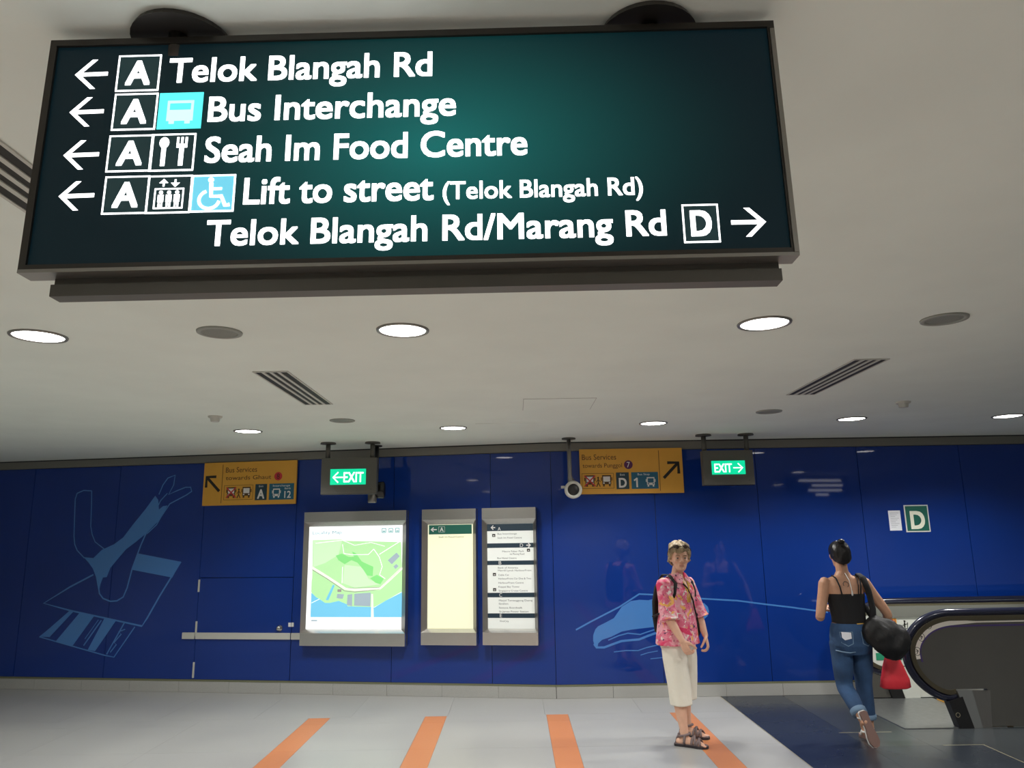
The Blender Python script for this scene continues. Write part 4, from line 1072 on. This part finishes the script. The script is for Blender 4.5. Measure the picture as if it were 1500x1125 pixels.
# ---------- woman in the pink floral shirt
R1 = at_z(1006, 1086, 0)
p1 = thing('person', 'woman in pink floral shirt, cream capri trousers and sandals, sunglasses on her head', 'person', R1)
Z = lambda x, y, z: V((x, y, z))
b = MB(); B = Body(p1)
ty, py_ = 38, 42           # torso and pelvis yaw
bx = -.02
torso = [(bx - .01, 0, .76, .13, .10, py_), (bx - .01, 0, .82, .165, .115, py_), (bx, 0, .90, .155, .11, py_), (bx, .0, 1.0, .135, .10, ty), (bx, 0, 1.10, .14, .105, ty), (bx + .005, -.004, 1.19, .15, .115, ty),
         (bx + .01, 0, 1.26, .155, .095, ty), (bx + .015, .004, 1.31, .135, .07, ty), (bx + .02, .004, 1.335, .07, .055, ty), (bx + .025, 0, 1.36, .05, .05, 20), (bx + .035, -.012, 1.42, .048, .05, 10)]
B.sect(b, torso, None)
HB = Z(bx + .045, -.018, 1.375); HY = -2
H = head_local(HY, HB, 1.04, -.02)
skull(b, H); face(b, H)
for s_, foot, knee in ((-1, Z(-.045, -.145, .075), Z(-.055, -.115, .43)), (1, Z(.045, .15, .075), Z(.035, .095, .43))):
    hip = Z(bx, 0, .80) + L_(py_) * .085 * s_
    b.limb([hip, hip.lerp(knee, .5) + F_(py_) * .01, knee, knee.lerp(foot, .3) + Z(0, 0, 0) - F_(60) * .012, foot.lerp(knee, .12), foot], [.078, .062, .050, .053, .034, .036], 16)
    fy = F_(62 if s_ < 0 else 55); fl_ = L_(62 if s_ < 0 else 55)
    b.limb([foot - fy * .045 + Z(0, 0, -.040), foot + fy * .03 + Z(0, 0, -.035), foot + fy * .10 + Z(0, 0, -.045), foot + fy * .145 + Z(0, 0, -.052)], [.030, .034, .028, .018], 12)
    for j in range(5):
        o_ = fl_ * ((-.030 + .015 * j) * -s_)
        b.limb([foot + fy * .12 + o_ + Z(0, 0, -.05), foot + fy * (.172 - .008 * j) + o_ + Z(0, 0, -.054)], [.0095, .0078 if j else .0095], 8)
# arms
shR = Z(bx, 0, 1.275) - L_(ty) * .150; shL = Z(bx, 0, 1.275) + L_(ty) * .150
elR = Z(bx - .115, -.165, 1.02); wrR = Z(bx - .030, -.285, .835); elL = Z(bx + .195, .08, 1.02); wrL = Z(bx + .225, -.02, .84)
b.limb([shR, shR.lerp(elR, .5), elR, elR.lerp(wrR, .35), wrR], [.052, .046, .038, .037, .025], 14)
b.limb([shL, shL.lerp(elL, .5), elL, elL.lerp(wrL, .35), wrL], [.052, .046, .038, .037, .025], 14)
hand(b, wrR, (.38, -.15, -.9), (.6, .6, .1), (.5, -.8, 0), 1.0, 1.25)
hand(b, wrL, (.12, -.35, -.9), (-.8, .3, .1), (.3, -.9, 0), 1.0, 1.05)
body1 = remeshed(b, 'body', 'skin', p1, .0042, 3)
facial_parts(H, p1)
def line1(t):
    t = (t + math.pi) % (2 * math.pi) - math.pi; a = abs(t)
    if a < .75: return .150 - .012 * math.cos(t * 4 + .6)
    if a < 1.25: return .150 - (a - .75) / .5 * .045
    if a < 1.75: return .105 - (a - 1.25) / .5 * .035
    return .070 - (a - 1.75) / 1.4 * .045
haircap(H, line1, lambda t, el: .014 + .013 * math.sin(max(0, el)), .020, 3.1).build_local('hair', 'blonde', p1)
# trousers
q = MB()
B.sect(q, [(bx - .01, 0, .70, .13, .11, py_), (bx - .01, 0, .76, .165, .125, py_), (bx - .01, 0, .83, .180, .130, py_), (bx, 0, .93, .160, .118, py_), (bx, 0, 1.0, .145, .108, py_)], None)
for s_, cen in ((-1, Z(-.052, -.12, .31)), (1, Z(.038, .105, .31))):
    hip = Z(bx, 0, .78) + L_(py_) * .080 * s_; kn = Z(-.052, -.11, .5) if s_ < 0 else Z(.035, .085, .5)
    secs = []
    for z, r in ((.78, .096), (.66, .102), (.50, .096), (.40, .092), (.31, .090)):
        t_ = (.78 - z) / .47; p = hip.lerp(cen, t_); secs.append((p.x, p.y, z, r, r * .93, py_))
    B.sect(q, secs, None, wob=lambda t, z: .035 * math.sin(3 * t + z * 9) + .02 * math.sin(7 * t + z * 30))
remeshed(q, 'capri_trousers', 'capri', p1, .007, 2)
# shirt
q = MB()
B.sect(q, [(bx - .012, .0, .775, .205, .158, py_), (bx - .01, 0, .84, .198, .150, py_), (bx, 0, .93, .182, .140, ty), (bx, 0, 1.03, .168, .132, ty), (bx, 0, 1.12, .165, .130, ty), (bx + .004, -.006, 1.20, .166, .132, ty),
            (bx + .01, 0, 1.265, .160, .108, ty), (bx + .012, .004, 1.31, .140, .080, ty), (bx + .018, .008, 1.335, .088, .064, ty), (bx + .02, .012, 1.352, .064, .056, ty)], None,
       wob=lambda t, z: .03 * math.sin(3 * t + z * 14) * max(0, min(1, (1.2 - z) * 3)) + .015 * math.sin(8 * t + z * 20) * max(0, min(1, (1.2 - z) * 3)))
for sh_, el_, wr_ in ((shR, elR, wrR), (shL, elL, wrL)):
    e2 = el_.lerp(wr_, .12); d_ = (e2 - sh_)
    q.tube([sh_ - d_ * .10 + Z(0, 0, .004), sh_ + Z(0, 0, 0), sh_.lerp(e2, .35), sh_.lerp(e2, .7), e2, e2 + d_ * .06], [.050, .066, .068, .070, .078, .088], 18)
remeshed(q, 'floral_shirt', 'floral', p1, .006, 2)
# collar, open neck and placket
fw1 = F_(ty); lf1 = L_(ty)
def onchest(l, z, out=0.0):
    dep = {1.36: .045, 1.33: .066, 1.30: .092, 1.25: .118, 1.20: .134, 1.10: .134, 1.0: .135, .9: .145, .78: .160}
    ks = sorted(dep); z_ = max(min(z, ks[-1]), ks[0])
    for a_, b_ in zip(ks, ks[1:]):
        if a_ <= z_ <= b_: dd = dep[a_] + (dep[b_] - dep[a_]) * (z_ - a_) / (b_ - a_)
    return Z(bx, 0, z) + lf1 * l + fw1 * (dd * math.sqrt(max(.05, 1 - (l / .17) ** 2)) + out)
def patch(name, quad, th, m, parent):
    q = MB(); n = len(quad); c = sum((V(p) for p in quad), V()) / n
    nn = (V(quad[1]) - V(quad[0])).cross(V(quad[2]) - V(quad[0])).normalized()
    if nn.dot(fw1) < 0: nn = -nn
    q.add([V(p) - nn * th * .3 for p in quad] + [V(p) + nn * th for p in quad], [tuple(range(n)), tuple(range(2 * n - 1, n - 1, -1))] + [(i, (i + 1) % n, n + (i + 1) % n, n + i) for i in range(n)])
    return q.build_local(name, m, parent, False)
patch('open_neck_skin', [onchest(-.030, 1.345, .010), onchest(.030, 1.345, .010), onchest(.002, 1.235, .008)], .004, 'skin', p1)
for s_ in (-1, 1):
    patch('collar', [onchest(s_ * .030, 1.365, .018), onchest(s_ * .075, 1.350, .004), onchest(s_ * .088, 1.285, .010), onchest(s_ * .045, 1.270, .014), onchest(s_ * .012, 1.315, .016)], .008, 'floral', p1)
    q = MB(); q.tube([onchest(s_ * .042, 1.33, .014), onchest(s_ * .028, 1.28, .012), onchest(s_ * .012, 1.22, .008), onchest(s_ * .012, 1.12, .004)], .008, 8, .4); q.build_local('yellow_placket', 'ycord', p1)
# sandals
for s_, foot, yw in ((-1, Z(-.045, -.145, 0), 62), (1, Z(.045, .15, 0), 55)):
    f, l_ = F_(yw), L_(yw)
    outl = [(-.085, .022), (-.07, .034), (-.02, .032), (.05, .034), (.11, .046), (.155, .044), (.185, .024), (.190, .0), (.185, -.024), (.155, -.044), (.11, -.046), (.05, -.034), (-.02, -.032), (-.07, -.034), (-.085, -.022)]
    q = MB(); q.rings([[foot + f * a_ + l_ * b_ + Z(0, 0, z) for a_, b_ in outl] for z in (.001, .018)]); q.build_local('sandal_sole', 'sole', p1, False)
    q = MB(); q.rings([[foot + f * a_ * .98 + l_ * b_ * .94 + Z(0, 0, z) for a_, b_ in outl] for z in (.018, .024)]); q.build_local('sandal_footbed', 'sandal', p1, False)
    q = MB()
    arc = lambda x, h, w2, x2=None: [foot + f * (x + ((x2 or x) - x) * k / 8) + l_ * (w2 * math.cos(math.pi * k / 8)) + Z(0, 0, .022 + h * math.sin(math.pi * k / 8)) for k in range(9)]
    for x_, h_, w2, x2 in ((.100, .050, .044, .135), (.130, .044, .044, .105), (.065, .068, .042, .095), (.085, .060, .042, .062)):
        q.tube(arc(x_, h_, w2, x2), .010, 8, .45, f)
    an = Z(foot.x, foot.y, 0)
    ring_ = [an + f * (.0 + .045 * math.sin(2 * math.pi * k / 16)) + l_ * (.040 * math.cos(2 * math.pi * k / 16)) + Z(0, 0, .088 + .012 * math.sin(2 * math.pi * k / 16)) for k in range(16)]
    q.tube(ring_, .009, 8, 1, closed=True)
    q.tube([foot - f * .07 + Z(0, 0, .02), foot - f * .062 + Z(0, 0, .055), foot - f * .042 + Z(0, 0, .088)], .012, 8, .5)
    for w2 in (-1, 1): q.tube([foot + f * .0 + l_ * .036 * w2 + Z(0, 0, .02), foot + f * .012 + l_ * .040 * w2 + Z(0, 0, .09)], .011, 8, .6)
    q.build_local('sandal_straps', 'sandal', p1)
# sunglasses on head, backpack, small bag
def H1w(a, b_, c): return H(a, b_, c) + V(R1)
t = thing('sunglasses', 'brown sunglasses pushed up on the blonde hair of the woman in pink', 'sunglasses', H1w(0, .08, .2))
for s_ in (-1, 1):
    q = MB(); q.ellipsoid(H1w(s_ * .034, .086, .196), (.026, .014, .019)); q.build('dark_lens', 'glass', t, True)
    q = MB(); q.limb([H1w(s_ * .058, .078, .197), H1w(s_ * .092, .03, .168), H1w(s_ * .094, -.03, .130)], [.004, .004, .003], 6); q.build('temple_arm', 'glass', t, True)
q = MB(); q.limb([H1w(-.012, .098, .199), H1w(.012, .098, .199)], [.004, .004], 6); q.build('bridge', 'glass', t, True)
t = thing('backpack', 'thin black backpack on the back of the woman in pink', 'backpack', V(R1) + V((bx, .15, .85)))
q = MB(); bk = -F_(ty)
def bp(l, z, o): return V(R1) + Z(bx, 0, z) + L_(ty) * l + bk * o
secs = []
for z, hw, o0, o1 in ((.84, .08, .130, .155), (.87, .115, .132, .175), (.98, .125, .132, .185), (1.12, .125, .13, .180), (1.24, .11, .110, .160), (1.30, .08, .095, .135)):
    secs.append([bp(hw * c_, z, (o0 + o1) / 2 + (o1 - o0) / 2 * s_) for c_, s_ in [(math.copysign(abs(math.cos(a_)) ** .6, math.cos(a_)), math.copysign(abs(math.sin(a_)) ** .6, math.sin(a_))) for a_ in [2 * math.pi * k / 20 for k in range(20)]]])
q.rings(secs); q.build('pack_body', 'bagblack', t, True)
for s_ in (-1, 1):
    q = MB(); P = [bp(s_ * .085, 1.28, .12), bp(s_ * .095, 1.345, .05), bp(s_ * .10, 1.345, -.02), V(R1) + onchest(s_ * .105, 1.28, .012), V(R1) + onchest(s_ * .125, 1.20, .010), V(R1) + onchest(s_ * .150, 1.12, .012), bp(s_ * .175, 1.05, -.01), bp(s_ * .15, 1.0, .13)]
    q.tube(P, .021, 10, .35, L_(ty)); q.build('shoulder_strap', 'blackcloth', t, True)
t = thing('shoulder_bag', 'small black pouch on a thin strap at the left hip of the woman in pink', 'bag', V(R1) + V((bx + .16, .08, .86)))
q = MB(); cpt = V(R1) + Z(bx + .150, .045, .90); q.ellipsoid(cpt, (.055, .06, .095), 16, 12); q.build('pouch', 'bagblack', t, True)
q = MB(); q.tube([V(R1) + onchest(-.06, 1.31, .014), V(R1) + onchest(-.01, 1.24, .012), V(R1) + onchest(.05, 1.14, .010), V(R1) + onchest(.09, 1.04, .012), V(R1) + onchest(.115, .98, .02), cpt + Z(.0, 0, .07)], .007, 8); q.build('strap', 'blackcloth', t, True)

# ---------- woman walking away in black top and jeans
R2 = at_z(1262, 1091, 0)
p2 = thing('person', 'dark-haired woman seen from behind in black strappy top and blue jeans, walking', 'person', R2)
b = MB(); B = Body(p2)
# her left is at -x, forward is +y
secs = [(.0, 0, .74, .12, .10, 0), (.0, -.005, .81, .158, .118, 0), (0, 0, .90, .150, .108, 0), (0, .005, .98, .124, .092, 0), (-.002, .01, 1.08, .132, .095, 0), (-.004, .012, 1.18, .150, .10, 0),
        (-.006, .012, 1.25, .160, .085, 0), (-.008, .012, 1.30, .135, .062, 0), (-.008, .014, 1.325, .070, .052, 0), (-.008, .018, 1.36, .047, .047, 0), (-.008, .03, 1.43, .046, .048, 0)]
B.sect(b, secs, None)
H2 = head_local(176, Z(-.010, .035, 1.385), 1.0, -.04)
skull(b, H2); face(b, H2)
hipL, knL, anL = Z(-.085, 0, .79), Z(-.075, .035, .45), Z(-.055, -.20, .235)
hipR, knR, anR = Z(.085, .01, .79), Z(.112, .10, .44), Z(.135, .12, .08)
b.limb([hipL, hipL.lerp(knL, .5), knL, knL.lerp(anL, .3), anL.lerp(knL, .12), anL], [.088, .073, .053, .052, .034, .034], 16)
b.limb([hipR, hipR.lerp(knR, .5), knR, knR.lerp(anR, .3), anR.lerp(knR, .12), anR], [.088, .073, .053, .052, .034, .034], 16)
# trailing left foot: up on its toes
fd = V((.24, -.16, -.95)).normalized()
toeL = anL + fd * .155 + V((0, -.0, 0))
b.limb([anL + V((-.005, -.035, -.01)), anL + fd * .05 + V((0, .012, 0)), anL + fd * .13, anL + fd * .165 + V((0, .02, 0))], [.030, .034, .030, .020], 12)
b.limb([anR + Z(0, -.045, -.042), anR + Z(0, .03, -.036), anR + Z(0, .10, -.046), anR + Z(0, .15, -.054)], [.029, .033, .028, .020], 12)
shL, elL, wrL = Z(-.168, .01, 1.265), Z(-.235, .0, 1.0), Z(-.155, .17, 1.03)
shR, elR, wrR = Z(.160, .01, 1.265), Z(.310, -.02, 1.02), Z(.345, .07, .83)
b.limb([shL, shL.lerp(elL, .5), elL, elL.lerp(wrL, .35), wrL], [.050, .043, .037, .035, .024], 14)
b.limb([shR, shR.lerp(elR, .5), elR, elR.lerp(wrR, .35), wrR], [.050, .043, .037, .035, .024], 14)
hand(b, wrL, (.75, .35, .35), (.3, .3, -.8), (.3, -.2, .9), .92, .8)
hand(b, wrR, (.12, .25, -.95), (-.9, .2, 0), (.1, .9, .2), .92, 1.15)
remeshed(b, 'body', 'skin2', p2, .0042, 3)
facial_parts(H2, p2)
def line2(t):
    t = (t + math.pi) % (2 * math.pi) - math.pi; a = abs(t)
    return .155 if a < .8 else .155 - (min(a, 1.7) - .8) / .9 * .07 if a < 1.7 else .085 - (a - 1.7) / 1.44 * .060
haircap(H2, line2, lambda t, el: .011 + .002 * math.sin(max(0, el)), .003, 8.2).build_local('hair', 'blackhair', p2)
q = MB(); q.ellipsoid(H2(-.004, -.050, .222), (.030, .030, .022)); q.build_local('hair_bun', 'blackhair', p2)
# jeans
q = MB()
B.sect(q, [(0, 0, .70, .12, .105, 0), (0, -.006, .77, .166, .130, 0), (0, -.006, .83, .168, .132, 0), (0, 0, .90, .156, .118, 0), (0, .003, .945, .140, .104, 0)], None)
q.limb([hipL + Z(-.002, 0, 0), hipL.lerp(knL, .5), knL, knL.lerp(anL, .35), knL.lerp(anL, .72)], [.090, .082, .066, .064, .055], 16)
q.limb([hipR + Z(-.002, 0, 0), hipR.lerp(knR, .5), knR, knR.lerp(anR, .35), knR.lerp(anR, .66)], [.090, .082, .066, .062, .057], 16)
remeshed(q, 'jeans', 'denim', p2, .006, 2)
for a_, k_, t0 in ((anR, knR, .70), (anL, knL, .78)):
    c = k_.lerp(a_, t0); d_ = (a_ - k_).normalized(); q = MB()
    q.tube([c - d_ * .022, c - d_ * .018, c + d_ * .018, c + d_ * .022], [.054, .063, .062, .052], 18); q.build_local('rolled_cuff', 'denimlight', p2)
# pockets, tag, belt line
q = MB()
for s_ in (-1, 1):
    P = [Z(s_ * .035, -.128, .885), Z(s_ * .125, -.095, .880), Z(s_ * .120, -.102, .80), Z(s_ * .080, -.130, .775), Z(s_ * .040, -.136, .795)]
    q.tube(P, .004, 6, closed=True)
q.build_local('pocket_stitching', 'denimlight', p2)
q = MB(); q.tube([Z(-.155, -.055, .735), Z(-.12, -.105, .728), Z(-.07, -.128, .724), Z(-.02, -.115, .727)], .005, 6); q.build_local('seat_crease_highlight', 'denimlight', p2)  # pale line paints in the highlight along the crease below the seat
q = MB(); q.add([Z(-.118, -.117, .885), Z(-.050, -.136, .880), Z(-.050, -.138, .835), Z(-.100, -.130, .822), Z(-.118, -.122, .84)] + [Z(-.118, -.109, .885), Z(-.050, -.126, .880), Z(-.050, -.128, .835), Z(-.100, -.120, .822), Z(-.118, -.112, .84)],
      [(0, 1, 2, 3, 4), (9, 8, 7, 6, 5), (0, 5, 6, 1), (1, 6, 7, 2), (2, 7, 8, 3), (3, 8, 9, 4), (4, 9, 5, 0)]); o = q.build_local('pocket_patch', 'paper', p2, False); o['label'] = 'white patch on the back pocket'
q = MB(); q.tube([Z(.02, -.103, .944), Z(.08, -.088, .944), Z(.12, -.06, .944)], .008, 6, .6); q.build_local('yellow_waist_label', 'ycord', p2)
# camisole
q = MB(); B.sect(q, [(0, .003, .935, .135, .104, 0), (0, .005, .99, .134, .102, 0), (-.002, .01, 1.08, .142, .105, 0), (-.004, .012, 1.155, .152, .108, 0), (-.004, .010, 1.180, .153, .106, 0)], None)
remeshed(q, 'black_camisole', 'blackcloth', p2, .006, 2)
for s_, x0_ in ((-1, -.075), (1, .080), (1, .062)):
    q = MB(); q.tube([Z(x0_, -.094, 1.175), Z(x0_ * 1.12, -.088, 1.24), Z(x0_ * 1.28, -.055, 1.305), Z(x0_ * 1.32, .01, 1.325), Z(x0_ * 1.2, .08, 1.28), Z(x0_ * 1.1, .105, 1.18)] if s_ else [], .0065 if x0_ != .062 else .004, 8); q.build_local('shoulder_strap', 'blackcloth', p2)
q = MB(); q.tube([Z(-.012, -.040, 1.345), Z(.004, -.074, 1.29), Z(.006, -.094, 1.23), Z(.006, -.102, 1.165)], .0035, 6); q.limb([Z(.006, -.103, 1.205), Z(.006, -.104, 1.175)], [.005, .008], 8); q.build_local('white_cord', 'white', p2)
q = MB(); q.tube([Z(-.035 + .022 * math.cos(a_), -.086 - .0145 * (1 - math.sin(a_)) * .6, 1.258 + .022 * math.sin(a_)) for a_ in [math.radians(-60 + 270 * k / 12) for k in range(13)]], .003, 6); q.build_local('curved_tattoo', 'eyed', p2)
q = MB(); q.tube([Z(-.155 + .03 * math.cos(a_) * .0 + .028 * math.sin(a_) * .4, .155 + .028 * math.cos(a_), 1.025 + .028 * math.sin(a_)) for a_ in [2 * math.pi * k / 14 for k in range(14)]], .005, 6, closed=True); q.build_local('bracelet', 'white', p2)
# shoes
nS = V((.1, -.98, .16)).normalized(); sx = fd.cross(nS).normalized(); cS = anL + fd * .06 + nS * .045
outl = [(-.125, .018), (-.115, .030), (-.06, .030), (0, .029), (.06, .040), (.105, .040), (.135, .022), (.14, 0), (.135, -.022), (.105, -.040), (.06, -.040), (0, -.029), (-.06, -.030), (-.115, -.030), (-.125, -.018)]
q = MB(); q.rings([[cS + fd * a_ + sx * b_ + nS * z for a_, b_ in outl] for z in (-.010, .012)]); q.build_local('shoe_sole', 'solepink', p2, False)
q = MB(); q.rings([[cS + fd * a_ * 1.03 + sx * b_ * 1.10 + nS * z for a_, b_ in outl] for z in (-.022, -.008)]); q.build_local('shoe_rim', 'white', p2, False)
q = MB(); q.tube([cS + fd * .02 + sx * .04 * math.cos(a_) - nS * (.02 + .055 * math.sin(a_)) for a_ in [math.pi * k / 8 for k in range(9)]], .012, 8, .5); q.tube([cS - fd * .08 + sx * .036 * math.cos(a_) - nS * (.02 + .06 * math.sin(a_)) for a_ in [math.pi * k / 8 for k in range(9)]], .008, 8, .6); q.build_local('shoe_strap', 'white', p2)
q = MB(); q.rings([[Z(anR.x + b_, anR.y + a_ + .035, z) for a_, b_ in outl] for z in (.001, .022)]); q.build_local('shoe_sole', 'solepink', p2, False)
q = MB(); q.tube([Z(anR.x + .04 * math.cos(a_), anR.y + .09, .02 + .05 * math.sin(a_)) for a_ in [math.pi * k / 8 for k in range(9)]], .012, 8, .5); q.build_local('shoe_strap', 'white', p2)
# duffel bag on her right shoulder
t = thing('duffel_bag', 'slouchy black duffel bag hanging from the right shoulder of the walking woman', 'bag', V(R2) + V((.24, -.12, .70)))
q = MB(); cb_ = V(R2) + V((.225, -.135, .845)); ax = V((.78, .0, -.52)).normalized(); ay = V((0, 1, 0)); az = ax.cross(ay)
PR = ((-.185, .03), (-.175, .070), (-.14, .105), (-.07, .125), (0, .138), (.08, .145), (.14, .130), (.175, .090), (.188, .03))
rings = []
for i_ in range(33):
    u_ = i_ / 32 * 8; k_ = min(7, int(u_)); f_ = u_ - k_
    s_ = PR[k_][0] * (1 - f_) + PR[k_ + 1][0] * f_; r_ = PR[k_][1] * (1 - f_) + PR[k_ + 1][1] * f_
    ring = []
    for k in range(40):
        a_ = 2 * math.pi * k / 40
        fold = .16 * noise.noise(V((s_ * 12, math.cos(a_) * 2, math.sin(a_) * 2))) - .13 * abs(noise.noise(V((s_ * 16 + 3 * math.sin(a_), math.cos(a_) * 3.2, math.sin(a_) * 3.2 + 4))))
        rr = r_ * (1.03 + fold)
        ring.append(cb_ + ax * s_ + ay * rr * .72 * math.cos(a_) + az * rr * math.sin(a_))
    rings.append(ring)
q.rings(rings); q.build('bag_body', 'bagblack', t, True)
q = MB(); S2 = V(R2)
q.tube([cb_ + V((-.10, -.03, .10)), S2 + V((.165, -.095, 1.06)), S2 + V((.150, -.085, 1.20)), S2 + V((.128, -.060, 1.31)), S2 + V((.122, .01, 1.335)), S2 + V((.13, .09, 1.28)), S2 + V((.165, .12, 1.1)), cb_ + V((-.02, .09, .10))], .026, 10, .3, (1, 0, 0)); q.build('bag_strap', 'blackcloth', t, True)
# red carrier bag in her right hand
t = thing('carrier_bag', 'red plastic carrier bag held low in the right hand of the walking woman', 'bag', S2 + V((.36, .09, .43)))
q = MB(); cx_, cy_ = .372, .10; rings = []
for z, hw, hd in ((.405, .105, .050), (.415, .122, .060), (.48, .115, .058), (.58, .082, .045), (.65, .060, .03), (.70, .045, .018), (.715, .040, .010)):
    rings.append([S2 + V((cx_ + hw * (1 + .06 * math.sin(5 * a_ + z * 20)) * math.copysign(abs(math.cos(a_)) ** .6, math.cos(a_)), cy_ + hd * math.sin(a_), z)) for a_ in [2 * math.pi * k / 24 for k in range(24)]])
q.rings(rings); q.build('bag_body', 'redbag', t, True)
for s_ in (-1, 1):
    q = MB(); q.tube([S2 + V((cx_ - .03, cy_ + s_ * .008, .70)), S2 + V((cx_ - .022, cy_ + s_ * .008, .745)), S2 + V((cx_ - .0, cy_ + s_ * .004, .755)), S2 + V((cx_ + .026, cy_ + s_ * .008, .74)), S2 + V((cx_ + .03, cy_ + s_ * .008, .70))], .006, 8); q.build('handle', 'redbag', t, True)
